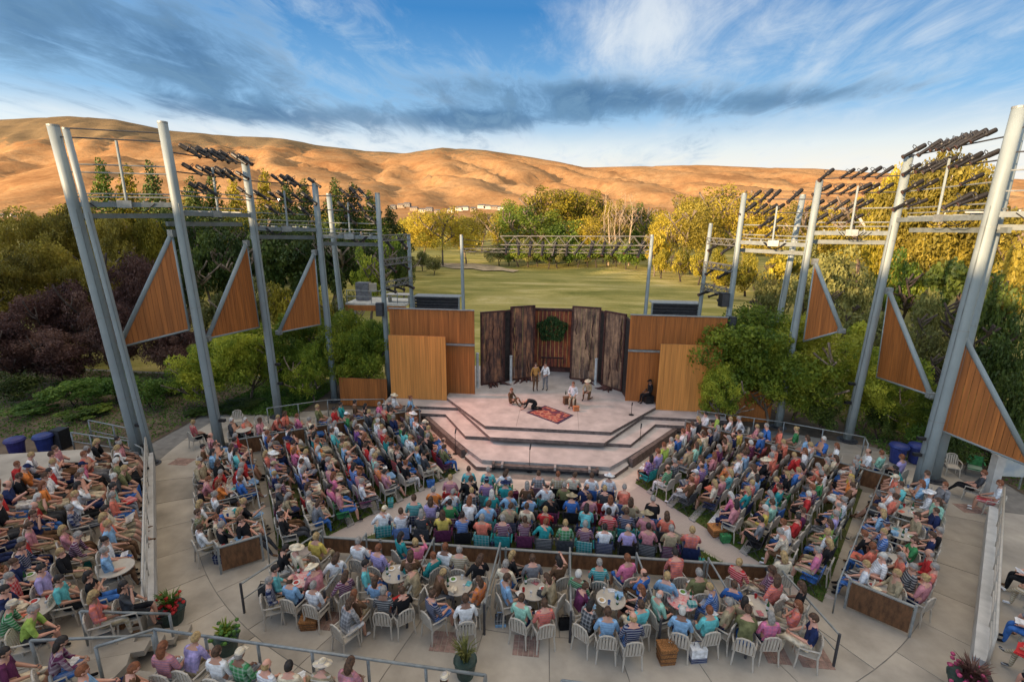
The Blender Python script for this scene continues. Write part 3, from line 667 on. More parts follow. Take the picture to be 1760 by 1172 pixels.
# stage lamp that washes the deck in warm pink
ll = bpy.data.lights.new('stage_wash', 'SPOT'); ll.energy = 3900; ll.color = (1, .42, .30); ll.spot_size = math.radians(36); ll.spot_blend = .8; ll.shadow_soft_size = .15
lo = bpy.data.objects.new('stage_wash', ll); S.collection.objects.link(lo); lo.location = (-14.6, 25.6, 11.0); lo.rotation_euler = (Vector((-14.6, 25.6, 11.0))-Vector((-1.2, 23.6, 0))).to_track_quat('Z', 'Y').to_euler()

# triangular wooden sails
def sail(lab, pts, n=14, side=1):
    a, b, c = [Vector(p) for p in pts]             # low outer, top (at the pole), low inner (at the pole)
    t = thing('wooden_sail', lab, 'sail panel', (a+b+c)/3)
    for i in range(n):                             # upright boards clipped by the sloping edge
        u0, u1 = i/n+.002, (i+1)/n-.002; lo0, lo1 = a.lerp(c, u0), a.lerp(c, u1); hi0, hi1 = a.lerp(b, u0), a.lerp(b, u1)
        MB().slab([lo0, lo1, hi1, hi0], .05).build('board', wood_o, t)
    off = ((b-a).cross(c-a)).normalized()*.0
    MB().tube([a-(b-a)*.03, b+(b-a)*.02], .10, 10).build('frame_pipe', pole_m, t, True)
    MB().tube([a, c], .05, 8).build('bottom_rail', pole_m, t, True); MB().tube([c, b], .05, 8).build('pole_rail', pole_m, t, True)
    MB().box(a, (.3, .2, .22)).build('bracket', galv, t); MB().box(b, (.24, .24, .3)).build('bracket', galv, t)
sail('biggest left triangular wooden sail, between the two leftmost poles', [(-19.0, 19.4, 4.35), (-16.55, 20.5, 9.3), (-16.4, 20.5, 5.0)])
sail('second triangular wooden sail from the left, beside the third pole', [(-16.05, 21.1, 4.45), (-15.8, 24.5, 8.7), (-15.7, 24.6, 4.25)])
sail('third and smallest left triangular wooden sail, above the green trees', [(-14.85, 25.0, 3.9), (-13.5, 27.1, 8.1), (-13.5, 27.1, 3.95)])
sail('largest right triangular wooden sail at the right edge of the picture', [(18.3, 18.8, 1.15), (16.05, 20.4, 5.85), (16.0, 20.4, 1.85)])
sail('right triangular wooden sail between the tree and the thick pole', [(15.75, 20.9, 3.15), (15.85, 24.9, 6.9), (16.05, 24.9, 2.65)])
sail('small right triangular wooden sail half hidden by the big tree', [(14.1, 25.0, 4.9), (13.05, 26.4, 8.1), (13.1, 26.4, 4.0)])

# ---- behind the wall: louvred benches, gear deck
def louvre(lab, x0, x1, z1, Y=31):
    t = thing('louvred_box', lab, 'louvre', ((x0+x1)/2, Y, 0))
    MB().box(((x0+x1)/2, Y+.3, z1-.6), (x1-x0-.1, .05, 1.2)).build('back_panel', M('panel_dark', (.09, .085, .09), .8), t)
    for i in range(5): MB().box(((x0+x1)/2, Y, z1-.1-.2*i), (x1-x0-.1, .05, .14), 0, 0, .5).build('slat', steel_d, t)
    for x in (x0, x1): MB().box((x, Y, z1/2-.4), (.08, .2, z1+.9)).build('post', galv, t)
    MB().box(((x0+x1)/2, Y+.5, z1+.03), (x1-x0+.1, 1.1, .05)).build('top', galv, t)
louvre('grey louvred box behind the left cedar wall', -9.0, -6.05, 5.1); louvre('grey louvred box behind the right cedar wall', 6.1, 9.0, 5.05)
gd = thing('gear_deck', 'raised pale deck with grey rails behind the left trees', 'deck', (-12.2, 33, 0))
MB().box((-11.9, 33, 4.4), (4.2, 2.6, .12)).build('deck', M('deck_pale', (.5, .48, .42), .8), gd); MB().box((-11.9, 31.65, 4.15), (4.2, .08, .35)).build('fascia', wood_o, gd)
for x in (-13.9, -11.9, -9.9): MB().box((x, 33, 1.7), (.14, .14, 5.3)).build('leg', galv, gd)
for z in (4.9, 5.3): MB().tube([(-13.9, 31.8, z), (-10.4, 31.8, z)], .025, 6).build('rail', galv, gd)
for x in (-13.9, -12.2, -10.4): MB().tube([(x, 31.8, 4.4), (x, 31.8, 5.35)], .025, 6).build('rail_post', galv, gd)
sc_ = thing('equipment_rack', 'grey equipment rack with tilted white panel on the raised deck', 'rack', (-13.1, 33, 4.46))
MB().box((-13.2, 33, 5.1), (.9, .6, 1.2)).build('cabinet', M('rack_grey', (.12, .12, .13), .6, .2, 5), sc_); MB().box((-12.4, 32.7, 5.4), (.5, .05, .7), .4, 0, .5).build('panel', white_p, sc_)
tb = thing('white_table', 'long white table on the raised deck beside the loudspeaker', 'table', (-10.6, 32.6, 4.46))
MB().box((-10.5, 32.6, 5.0), (1.7, .8, .06)).build('tabletop', white_p, tb)
for x in (-11.2, -9.8): MB().box((x, 32.6, 4.7), (.06, .6, .55)).build('leg', galv, tb)

# ================================================================== RAILS AND BOX WALLS
def railing(lab, pts, h=.95, posts=1.6, zs=(1.0, .5), z0=None, r=.035, m=galv, cat='railing', base=None):
    pts = [Vector(p) for p in pts]; t = thing('railing', lab, cat, pts[0]); 
    for zf in zs:
        for a, b in zip(pts, pts[1:]): MB().tube([a+Vector((0, 0, h*zf)), b+Vector((0, 0, h*zf))], r if zf == 1.0 else r*.7, 7).build('rail', m, t, True)
    for a, b in zip(pts, pts[1:]):
        n = max(1, round((b-a).length/posts))
        for i in range(n+(1 if b is pts[-1] else 0)):
            p = a.lerp(b, i/n); MB().tube([p, p+Vector((0, 0, h))], r, 7).build('post', m, t, True)
    return t
railing('long pale railing on the curb of the left terrace', [(-17.3, 18.15, TZ), (-10.3, 10.15, TZ)], 1.0, 1.5, (1.0, .6, .3), m=white_p)
railing('long pale railing on the curb of the right terrace', [(16.8, 18.0, TZ), (10.9, 10.75, TZ)], 1.0, 1.5, (1.0, .6, .3), m=white_p)
railing('second railing running through the seats of the left terrace', [(-20.0, 16.8, TZ), (-13.1, 9.2, TZ), (-11.6, 7.4, TZ)], 1.0, 2.0, (1.0, .5))
railing('railing along the front of the terrace nearest the camera', [(-9.6, 8.1, TZ), (-8.7, 8.7, TZ), (-.85, 8.35, TZ), (-.85, 6.6, TZ)], 1.0, 1.25, (1.0,))
railing('short railing corner at the bottom edge of the picture', [(.75, 8.4, TZ), (2.2, 8.35, TZ)], 1.0, 1.4, (1.0,))
railing('sloping handrail beside the steps at the lower left', [(-10.9, 9.0, TZ), (-9.3, 9.75, G)], 1.0, 1.9, (1.0,))
railing('second sloping handrail beside the steps at the lower left', [(-11.2, 8.1, TZ), (-9.0, 8.9, G+.2)], 1.0, 2.2, (1.0,))
railing('looped handrail at the foot of the lower left steps', [(-10.1, 7.5, TZ), (-9.6, 7.1, TZ)], .8, .6, (1.0,))
railing('bent railing behind the left terrace beside the leftmost pole', [(-22.3, 19.4, G), (-18.9, 18.9, G), (-17.7, 18.3, G)], 1.0, 1.3, (1.0, .55))
railing('ramp railing left of the leftmost pole', [(-22.6, 20.6, G), (-19.2, 19.8, G)], 1.1, 1.7, (1.0, .5))
railing('thin railing at the back of the left upper boxes', [(-15.0, 23.4, G), (-12.4, 25.0, G), (-9.3, 25.5, G)], 1.0, 1.5, (1.0,), r=.028, m=galv)
railing('thin railing at the back of the right upper boxes', [(8.0, 25.9, G), (12.0, 24.8, G), (15.1, 23.4, G), (14.8, 22.6, G)], 1.0, 1.5, (1.0,), r=.028, m=galv)
aA, aB = Vector((8.55, 12.85, G)), Vector((14.1, 20.2, G))
for s in (-1, 1):
    railing('long thin rail between the table boxes and the lawn seats on the %s' % ('left' if s < 0 else 'right'), [(s*aA.x, aA.y, G), (s*aB.x, aB.y, G)], 1.0, 3.0, (1.0,), r=.022)
wb = M('box_board_dark', (.135, .062, .026), .7, .2, 3, .1, (3, 3, 1), rnd=.1)
def boxwall(lab, pts, h=.72, seg=1.35, cap=True):
    pts = [Vector((*p, G)) for p in pts]; t = thing('box_wall', lab, 'low wall', pts[0]); k = 0
    for a, b in zip(pts, pts[1:]):
        d = b-a; n = max(1, round(d.length/seg)); ang = math.atan2(d.y, d.x)
        for i in range(n):
            c = a+d*((i+.5)/n); MB().box(c+Vector((0, 0, .10+h/2)), (d.length/n-.10, .045, h), ang).build('panel', wb, t)
        for i in range(n+1):
            p = a+d*(i/n); MB().box(p+Vector((0, 0, (h+.2)/2)), (.06, .06, h+.2), ang).build('post', galv, t)
        if cap: c = (a+b)/2; MB().box(c+Vector((0, 0, h+.14)), (d.length, .09, .035), ang).build('cap_rail', galv, t)
boxwall('brown panelled wall along the back of the front table boxes', [(-7.25, 13.7), (7.25, 13.85)], .50, 2.1)
boxwall('brown panelled wall between left lawn seats and upper boxes', [(-14.3, 19.9), (-7.0, 24.6)])
boxwall('brown panelled wall between right lawn seats and upper boxes', [(7.1, 24.7), (14.2, 19.8)])
boxwall('brown end panel closing the left table boxes', [(-9.9, 12.4), (-8.95, 13.15)], .8, 2.2)
boxwall('brown end panel closing the right table boxes', [(9.0, 13.1), (10.2, 12.2)], .8, 2.2)
for i, (xt, xb) in enumerate([(-7.1, -8.2), (-5.6, -5.75), (-3.35, -3.45), (-1.2, -1.3), (1.0, 1.0), (3.05, 3.3), (5.2, 5.5), (7.15, 7.65)]):
    a, b = Vector((xt, 13.6, G)), Vector((xb, 11.0, G)); t = thing('box_divider', '%s of the eight slanting rails dividing the front table boxes, counted from the left' % ORD[i], 'divider', b)
    MB().tube([a+Vector((0, 0, .95)), b+Vector((0, 0, .95))], .03, 7).build('top_rail', galv, t); MB().tube([b, b+Vector((0, 0, .98))], .035, 7).build('post', steel_d, t)
    MB().tube([a, a+Vector((0, 0, .98))], .03, 7).build('post', galv, t); MB().tube([a+Vector((0, 0, .45)), b+Vector((0, 0, .45))], .018, 6).build('mid_rail', galv, t)
for s in (-1, 1):
    for k in range(1, 5):
        a = aA.lerp(aB, k/5.0); a.x *= s; out = Vector((s*.82, -.57, 0)); b = a+out*1.7
        t = thing('box_divider', 'rail %s of the four dividing the %s side table boxes, counted from the front' % (ORD[k-1], 'left' if s < 0 else 'right'), 'divider', a)
        t['label'] = '%s of the four rails dividing the %s side table boxes, from the front' % (ORD[k-1], 'left' if s < 0 else 'right')
        MB().tube([a+Vector((0, 0, .8)), b+Vector((0, 0, .8))], .026, 7).build('top_rail', galv, t); MB().tube([b, b+Vector((0, 0, .82))], .028, 7).build('post', galv, t)

# ================================================================== TREES
def crown_mesh(name, n, seed, rx, rz, leaf, lumps, squash=1.0, cone=False, hang=0.0, fill=.35):
    rr = np.random.RandomState(seed); pts = []
    # lumps: sub-crowns of leaves on an uneven outline
    cs = []
    for i in range(lumps):
        h = 0
        for _ in range(40):
            d = rr.normal(size=3); d /= np.linalg.norm(d); r = rr.uniform(.35, .95)
            p = d*r*np.array([rx, rx, rz])
            if cone: h = i/max(1, lumps-1); p[2] = -rz*.85+h*rz*1.75; p[:2] = p[:2]/(np.linalg.norm(p[:2])+1e-6)*rx*(1.05-h)*rr.uniform(.25, .8)
            if p[2] < -rz*.8 and not cone: continue
            break
        cs.append((p, (rx*(1.1-h)*rr.uniform(.42, .6)+.025 if cone else rr.uniform(.17, .36)*rx*rr.uniform(.8, 1.2))))
    w = np.array([c[1]**2 for c in cs]); w /= w.sum(); idx = rr.choice(len(cs), n, p=w)
    C0 = np.array([c[0] for c in cs])[idx]; Rr = np.array([c[1] for c in cs])[idx]
    d = rr.normal(size=(n, 3)); d /= np.linalg.norm(d, axis=1)[:, None]
    rad = np.where(rr.rand(n) < fill, rr.rand(n)**.5, 1-np.abs(rr.normal(size=n))*.16)
    P0 = C0+d*(Rr*rad)[:, None]*np.array([1, 1, squash*.8])
    P0[:, 2] -= hang*Rr*np.abs(rr.normal(size=n))
    # leaf quads, roughly facing outwards with scatter
    nrm = d+rr.normal(size=(n, 3))*.8; nrm /= np.linalg.norm(nrm, axis=1)[:, None]
    a = np.cross(nrm, rr.normal(size=(n, 3))); a /= np.linalg.norm(a, axis=1)[:, None]; b = np.cross(nrm, a)
    s = leaf*rr.uniform(.55, 1.35, n)[:, None]
    V = np.stack([P0-a*s, P0+b*s*.62, P0+a*s, P0-b*s*.62], 1).reshape(-1, 3)
    me = bpy.data.meshes.new(name); me.vertices.add(4*n); me.vertices.foreach_set('co', V.ravel())
    me.loops.add(4*n); me.loops.foreach_set('vertex_index', np.arange(4*n, dtype=np.int32)); me.polygons.add(n)
    me.polygons.foreach_set('loop_start', np.arange(0, 4*n, 4, dtype=np.int32)); me.polygons.foreach_set('loop_total', np.full(n, 4, dtype=np.int32))
    me.update(calc_edges=True); me.validate(); return me
bark = M('bark', (.16, .12, .085), .9, .3, 6, .5, (3, 3, 1)); bark_p = M('pale_bark', (.55, .46, .36), .85, .2, 5, .3, (3, 3, 1)); bark_d = M('dark_bark', (.05, .035, .028), .9, .3, 6)
def trunk_mesh(name, h, r, seed, spread=.35, n=6, mat=None):
    q = random.Random(seed); m = MB(); top = h*.72
    def limb(p, d, L, r0, dep):
        pts = [p]; rs = [r0]; c = Vector(p)
        for i in range(4):
            d = (d+Vector((q.uniform(-.2, .2), q.uniform(-.2, .2), q.uniform(-.02, .12)))).normalized(); c = c+d*L/4; pts.append(c.copy()); rs.append(max(.01, r0*(1-.19*(i+1))))
        m.tube(pts, rs, 6 if dep else 8)
        if dep < 2:
            for i in range(n if dep == 0 else 3):
                u = q.uniform(.35, 1) if dep == 0 else q.uniform(.4, 1); k = min(3, int(u*4)); bp = pts[k].lerp(pts[k+1], u*4-k)
                an = q.uniform(0, 2*PI); dd = Vector((math.cos(an)*.9, math.sin(an)*.9, q.uniform(.35, 1.0))).normalized(); limb(bp, dd, L*q.uniform(.35, .6), rs[k]*.5, dep+1)
    limb(Vector((0, 0, -.1)), Vector((q.uniform(-.08, .08), q.uniform(-.08, .08), 1)), top, r, 0)
    o = m.build(name, mat or bark, None, True); me = o.data; bpy.data.objects.remove(o); return me
LG = {
 'gold': leafmat('leaf_gold', (0.15, 0.11, 0.015), (0.37, 0.28, 0.03), (0.6, 0.47, 0.05)),
 'yellowgreen': leafmat('leaf_yellow_green', (0.069, 0.075, 0.012), (0.253, 0.213, 0.022), (0.529, 0.414, 0.04)),
 'green': leafmat('leaf_green', (0.034, 0.072, 0.01), (0.102, 0.158, 0.019), (0.255, 0.285, 0.03), .3),
 'near': leafmat('leaf_fresh', (0.05, 0.1, 0.014), (0.2, 0.26, 0.028), (0.52, 0.51, 0.06), .4),
 'dark': leafmat('leaf_dark', (0.019, 0.036, 0.008), (0.049, 0.076, 0.014), (0.118, 0.144, 0.023), .15),
 'olive': leafmat('leaf_olive', (0.075, 0.083, 0.023), (0.18, 0.18, 0.052), (0.33, 0.3, 0.091), .3),
 'autumn': leafmat('leaf_autumn', (0.085, 0.075, 0.018), (0.25, 0.2, 0.03), (0.48, 0.37, 0.055), .35),
 'plum': leafmat('leaf_plum', (0.055, 0.026, 0.022), (0.125, 0.062, 0.05), (0.22, 0.125, 0.09), .3),
 'shrub': leafmat('leaf_shrub', (0.042, 0.091, 0.015), (0.098, 0.182, 0.028), (0.195, 0.28, 0.044), .3),
}
CR = {}
for k, (n, rx, rz, leaf, lumps, kw) in {
  'far1': (5200, .36, .42, .013, 34, {}), 'far2': (5200, .30, .44, .013, 30, {}), 'far3': (5200, .42, .36, .014, 36, {}),
  'con1': (8500, .26, .46, .012, 46, dict(cone=True)), 'con2': (7000, .22, .47, .012, 42, dict(cone=True)),
  'near1': (24000, .52, .40, .0135, 60, dict(squash=.6, hang=.35, fill=.25)), 'near2': (20000, .46, .42, .0135, 48, dict(squash=.6, hang=.4, fill=.25)), 'near3': (20000, .50, .44, .014, 44, dict(squash=.7, hang=.3, fill=.25)),
  'bush1': (3600, .62, .42, .030, 22, {}), 'bush2': (3600, .72, .40, .030, 26, {}), 'bush3': (3000, .5, .48, .032, 18, {}), 'sparse': (3600, .36, .38, .014, 40, dict(fill=.1))}.items():
    CR[k] = crown_mesh('crown_'+k, n, hash(k) % 1000 if False else sum(map(ord, k))*7 % 991, rx, rz, leaf, lumps, **kw)
TK = {'darknear': trunk_mesh('trunk_plum', 1, .02, 5, n=8, mat=bark_d), 'far': trunk_mesh('trunk_far', 1, .022, 3), 'near': trunk_mesh('trunk_near', 1, .022, 5, n=8), 'con': trunk_mesh('trunk_con', 1, .02, 8, n=2), 'sparse': trunk_mesh('trunk_sparse', 1.15, .02, 4, n=9, mat=bark_p), 'bush': trunk_mesh('trunk_bush', .9, .03, 9, n=7, mat=bark_d)}
CM = {}
def plant(name, label, cat, loc, h, w, crown, mat, trunk='far', group=None, cz=.6, tm=None, lean=0.0):
    """h = height of the plant, w = width factor of the crown"""
    loc = Vector(loc); t = thing(name, label, cat, loc, 0, group)
    key = (crown, mat)
    if key not in CM: me = CR[crown].copy(); me.materials.clear(); me.materials.append(LG[mat]); CM[key] = me
    c = bpy.data.objects.new('crown', CM[key]); C.objects.link(c); c.parent = t; rz = {'far1': .42, 'far2': .44, 'far3': .36, 'con1': .46, 'con2': .47, 'near1': .4, 'near2': .42, 'near3': .44, 'bush1': .42, 'bush2': .4, 'bush3': .48, 'sparse': .38}[crown]
    c.location = (0, 0, h*(1-rz*.98)); c.scale = (h*w, h*w, h); c.rotation_euler = (0, 0, R_.uniform(0, 6.28))
    k = bpy.data.objects.new('trunk', TK[trunk]); C.objects.link(k); k.parent = t; k_ = .86 if trunk in ('near', 'sparse') else (.72 if crown.startswith('near') and trunk == 'far' else 1); k.scale = (h*k_*(.8 if mat == 'plum' else 1), h*k_*(.8 if mat == 'plum' else 1), h*k_); k.rotation_euler = (0, 0, R_.uniform(0, 6.28))
    return t
# far trees given by picture column, top and distance (metres); width in picture pixels
def ftree(px, ytop, Y, wpx, kind, mat, label, name='tree', cat='tree', trunk='far'):
    tp = atY(px, ytop, Y); z0 = ground_z(tp.x, Y); h = tp.z-z0; sc = FPX/((tp-CAM).dot(AX[2])); rx = {'far1': .36, 'far2': .30, 'far3': .42, 'con1': .26, 'con2': .22, 'bush1': .62, 'bush2': .72, 'bush3': .5, 'sparse': .36, 'near1': .52, 'near2': .46, 'near3': .5}[kind]
    if kind.startswith('con'): wpx *= 1.55
    return plant(name, label, cat, (tp.x, Y, z0), h, wpx/2/sc/(rx*1.12)/h, kind, mat, trunk)
T = [
 # centre grove
 (905, 320, 140, 105, 'far1', 'yellowgreen', 'tall olive tree at the left end of the grove behind the long truss'),
 (948, 316, 138, 105, 'far2', 'yellowgreen', 'tall pointed tree in the middle of the grove above the red doorway'),
 (990, 314, 139, 102, 'far1', 'yellowgreen', 'tallest tree of the central grove behind the truss'),
 (1022, 322, 141, 79, 'far2', 'yellowgreen', 'tall narrow tree right of the tallest grove tree'),
 (885, 346, 128, 92, 'far3', 'green', 'dark green round tree at the left front of the central grove'),
 (930, 362, 124, 145, 'far3', 'green', 'broad dark green tree low in the central grove'),
 (1010, 372, 122, 79, 'far3', 'gold', 'bright yellow small tree in front of the central grove'),
 (975, 379, 122, 92, 'bush1', 'green', 'dark green bush below the tallest grove tree'),
 (1100, 344, 140, 52, 'far2', 'green', 'small green tree right of the bare poplars'),
 (1062, 339, 131, 58, 'far2', 'autumn', 'thin orange tree among the bare poplar trunks'),
 (860, 366, 150, 58, 'far1', 'yellowgreen', 'small olive tree left of the central grove'),
 (760, 356, 112, 126, 'far3', 'gold', 'bright golden tree behind the left back post'),
 (722, 366, 116, 79, 'far3', 'gold', 'golden tree beside the left lattice trusses'),
 (800, 370, 118, 66, 'far1', 'gold', 'small golden tree right of the left back post'),
 (828, 360, 160, 87, 'far3', 'yellowgreen', 'olive tree below the white houses'),
 (1150, 369, 108, 87, 'far3', 'gold', 'bright yellow tree beside the right back post'),
 (1130, 393, 100, 52, 'bush3', 'gold', 'low yellow bush left of the bright yellow tree at right'),
 (1185, 324, 126, 126, 'far1', 'yellowgreen', 'olive tree at the left of the right hand grove'),
 (1228, 304, 118, 147, 'far1', 'autumn', 'tall golden olive tree behind the right lattice trusses'),
 (1200, 346, 104, 105, 'far3', 'autumn', 'rounded ochre tree in front of the right hand grove'),
 (1290, 332, 104, 145, 'far3', 'gold', 'broad golden tree behind the lamps above the right cedar wall'),
 (1345, 350, 98, 118, 'far1', 'gold', 'golden tree behind the free standing right pole'),
 (1400, 328, 92, 118, 'far1', 'autumn', 'golden brown tree behind the lamps above the big green tree'),
 (1455, 343, 88, 132, 'far3', 'gold', 'golden tree between the two tall right poles'),
 (1510, 308, 84, 118, 'far1', 'yellowgreen', 'olive tree behind the tall right pole'),
 (1690, 328, 70, 158, 'far3', 'autumn', 'ochre tree behind the thick right pole'),
 (1755, 348, 56, 158, 'far3', 'autumn', 'ochre tree at the right edge of the picture'),
 (1580, 348, 78, 118, 'far3', 'gold', 'golden tree beneath the far right lighting frame'),
 # left woods
 (170, 268, 66, 64, 'con1', 'green', 'narrow pointed conifer behind the far left frame'),
 (215, 278, 68, 70, 'con1', 'yellowgreen', 'sunlit conifer left of the second big pole'),
 (256, 272, 64, 66, 'con1', 'dark', 'dark conifer directly left of the second big pole'),
 (325, 300, 70, 70, 'con1', 'dark', 'dark conifer right of the second big pole'),
 (360, 292, 76, 56, 'con2', 'green', 'pointed green conifer under the packed left lighting frame'),
 (398, 300, 74, 60, 'con1', 'yellowgreen', 'yellow green conifer behind the third big left pole'),
 (452, 288, 80, 56, 'con2', 'yellowgreen', 'sunlit pointed conifer above the third wooden sail'),
 (490, 300, 78, 60, 'con1', 'dark', 'dark conifer between third and fourth left poles'),
 (520, 305, 86, 64, 'con1', 'dark', 'dark conifer left of the fourth left pole'),
 (575, 303, 88, 66, 'con1', 'dark', 'dark pointed conifer right of the fourth left pole'),
 (604, 312, 92, 66, 'con2', 'dark', 'tall dark conifer left of the pole by the cedar wall'),
 (635, 325, 90, 60, 'con1', 'green', 'green conifer directly behind the pole by the cedar wall'),
 (670, 352, 96, 60, 'con1', 'dark', 'low dark conifer behind the left lattice trusses'),
 (470, 355, 60, 130, 'far3', 'dark', 'round dark tree behind the second wooden sail'),
 (560, 372, 56, 120, 'far3', 'dark', 'round dark tree behind the third wooden sail'),
 (380, 362, 56, 120, 'far3', 'dark', 'round dark tree between the first and second wooden sails'),
 (345, 400, 50, 100, 'bush1', 'dark', 'dense dark thicket behind the gap between the first two sails'),
 (400, 405, 52, 100, 'bush2', 'dark', 'dense dark thicket behind the second wooden sail'),
 (455, 398, 54, 100, 'bush1', 'dark', 'dense dark thicket right of the second wooden sail'),
 (510, 402, 55, 110, 'bush3', 'dark', 'dense dark thicket left of the third wooden sail'),
 (570, 408, 56, 100, 'bush2', 'dark', 'dense dark thicket behind the fourth left pole'),
 (625, 410, 60, 90, 'bush1', 'dark', 'dense dark thicket beside the free standing left pole'),
 (675, 405, 70, 80, 'bush2', 'green', 'dense green thicket behind the lattice trusses at left'),
 (300, 430, 44, 90, 'bush2', 'dark', 'dense dark thicket behind the tip of the biggest sail'),
 (425, 478, 38, 90, 'bush1', 'olive', 'sunny olive bush low behind the second sail'),
 (480, 488, 37, 80, 'bush2', 'yellowgreen', 'yellow green bush low between second and third sail'),
 (370, 492, 36, 80, 'bush3', 'olive', 'olive bush low between first and second sail'),
 (540, 500, 38, 80, 'bush1', 'yellowgreen', 'yellow green bush low behind the third sail'),
 (590, 505, 39, 70, 'bush2', 'olive', 'olive bush under the free standing left pole'),
 (630, 425, 52, 70, 'bush1', 'near', 'bright green bush behind the pole by the cedar wall'),
 (690, 430, 66, 50, 'bush2', 'dark', 'dark bush behind the left lattice trusses'),
 (30, 352, 46, 130, 'near3', 'autumn', 'golden brown tree at the left edge of the picture'),
 (110, 330, 50, 120, 'near3', 'autumn', 'tall golden brown tree behind the leftmost pole'),
 (70, 395, 40, 120, 'near1', 'autumn', 'low yellow bush left of the leftmost pole'),
 (10, 425, 36, 120, 'near1', 'autumn', 'wide yellow bush low at the left edge'),
 (190, 345, 48, 110, 'near3', 'autumn', 'golden tree between the two leftmost poles'),
 (245, 352, 50, 90, 'near3', 'yellowgreen', 'olive tree left of the biggest wooden sail'),
 (300, 358, 52, 90, 'far3', 'dark', 'dark tree behind the biggest wooden sail'),
 (150, 430, 38, 110, 'near1', 'autumn', 'ochre bush behind the foot rail of the leftmost pole'),
]
for a in T: ftree(*a[:6], a[6], trunk='con' if a[4].startswith('con') else 'far')
PL = [(40, 500, 31, 120, 'leftmost purple plum tree, low at the left edge'), (120, 470, 33, 120, 'purple plum tree left of the leftmost pole'), (225, 420, 36, 110, 'tall purple plum tree behind the biggest wooden sail'),
      (190, 505, 30, 110, 'purple plum tree in the gap beside the leftmost pole'), (270, 510, 31, 120, 'purple plum tree below the biggest wooden sail'), (330, 560, 30.5, 90, 'dark purple plum tree below the second wooden sail'), (85, 560, 28, 130, 'low purple plum bush above the blue bins'), (0, 540, 27, 110, 'purple bush cut by the left edge of the picture')]
for px, y, Y, w, lab in PL: ftree(px, y, Y, w, 'near3' if px not in (40, 0) else 'near2', 'plum', lab, 'plum_tree', 'tree', 'darknear')
# shrubs of the left bed
for px, y, Y, w, mt, lab in [(120, 650, 24.5, 110, 'shrub', 'green feathery shrub behind the blue bins'), (190, 640, 25.5, 100, 'shrub', 'green shrub left of the leftmost pole foot'), (250, 645, 25, 90, 'shrub', 'green shrub right of the leftmost pole foot'),
     (60, 690, 23.5, 90, 'shrub', 'low green shrub above the leftmost blue bin'), (150, 700, 23.2, 90, 'green', 'dark low shrub beside the black speaker at left'), (290, 650, 27, 80, 'dark', 'dark shrub between the first two left poles'), (20, 640, 25, 90, 'dark', 'dark shrub at the left edge above the bins'),
     (340, 700, 24.5, 60, 'dark', 'dark shrub behind the usher in red'), (410, 690, 25.5, 90, 'dark', 'dark shrub behind the empty white chair'), (470, 690, 26.5, 80, 'dark', 'dark shrub at the foot of the third big left pole')]:
    ftree(px, y, Y, w, R_.choice(['bush1', 'bush2', 'bush3']), mt, lab, 'shrub', 'shrub', 'bush')
# near trees, left group and the big one on the right
for x, y, h, w, cr, lab in [(-18.2, 26.6, 5.3, .80, 'near1', 'green leafy tree between the second and third big left poles'), (-15.9, 28.0, 5.6, .82, 'near2', 'green leafy tree behind the third big left pole'), (-13.0, 28.9, 5.8, .82, 'near3', 'green leafy tree around the fourth left pole'), (-11.3, 28.2, 5.2, .72, 'near1', 'yellow green leafy tree beside the left cedar wall'), (-20.0, 25.4, 4.3, .85, 'near3', 'green leafy tree left of the second big pole, partly over the walk'), (-14.3, 26.9, 4.1, .72, 'near2', 'lower green tree in front of the fourth left pole'),
    (10.9, 28.1, 6.7, 1.0, 'near1', 'big spreading green tree overlapping the right cedar wall'), (13.6, 27.6, 6.5, .88, 'near3', 'big green tree around the right poles'), (12.2, 26.9, 5.2, .90, 'near2', 'lower front half of the big green tree on the right'), (16.9, 26.6, 4.8, .78, 'near1', 'green tree between the two tall right poles'), (18.6, 24.6, 3.7, .85, 'near2', 'low green tree behind the thick right pole'), (9.1, 26.0, 4.0, .62, 'near2', 'left tip of the big green tree above the light wooden screen')]:
    plant('leafy_tree', lab, 'tree', (x, y, G), h, w, cr, 'near', 'near')
# right hand slope scrub
q_ = 0; SC_ = {}; NMC = {'near': 'bright green', 'dark': 'dark green', 'shrub': 'fresh green', 'yellowgreen': 'olive yellow', 'autumn': 'ochre', 'green': 'green', 'olive': 'grey olive'}
SCRUB = [(1330, 470, 48, 90, 'olive'), (1400, 450, 55, 90, 'olive'), (1440, 420, 62, 110, 'olive'), (1470, 470, 48, 100, 'olive'), (1500, 520, 38, 100, 'olive'), (1560, 430, 50, 100, 'green'), (1600, 500, 38, 100, 'olive'), (1660, 430, 46, 120, 'dark'), (1720, 470, 36, 110, 'dark'),
     (1620, 570, 31, 100, 'olive'), (1700, 580, 29, 110, 'dark'), (1750, 560, 28, 100, 'dark'), (1545, 560, 33, 90, 'olive'), (1480, 540, 35, 80, 'near'), (1580, 600, 28.5, 80, 'near'), (1744, 640, 25, 100, 'dark'), (1670, 660, 25.5, 80, 'shrub'), (1600, 720, 24, 80, 'shrub'), (1640, 740, 23, 80, 'dark'), (1724, 740, 22.5, 80, 'dark'), (1520, 700, 25.5, 70, 'dark'), (1420, 690, 26, 80, 'dark'), (1340, 430, 70, 90, 'yellowgreen'), (1260, 450, 72, 70, 'yellowgreen'), (1760, 420, 48, 110, 'autumn'), (1540, 390, 66, 90, 'yellowgreen'), (1380, 400, 80, 80, 'olive')]
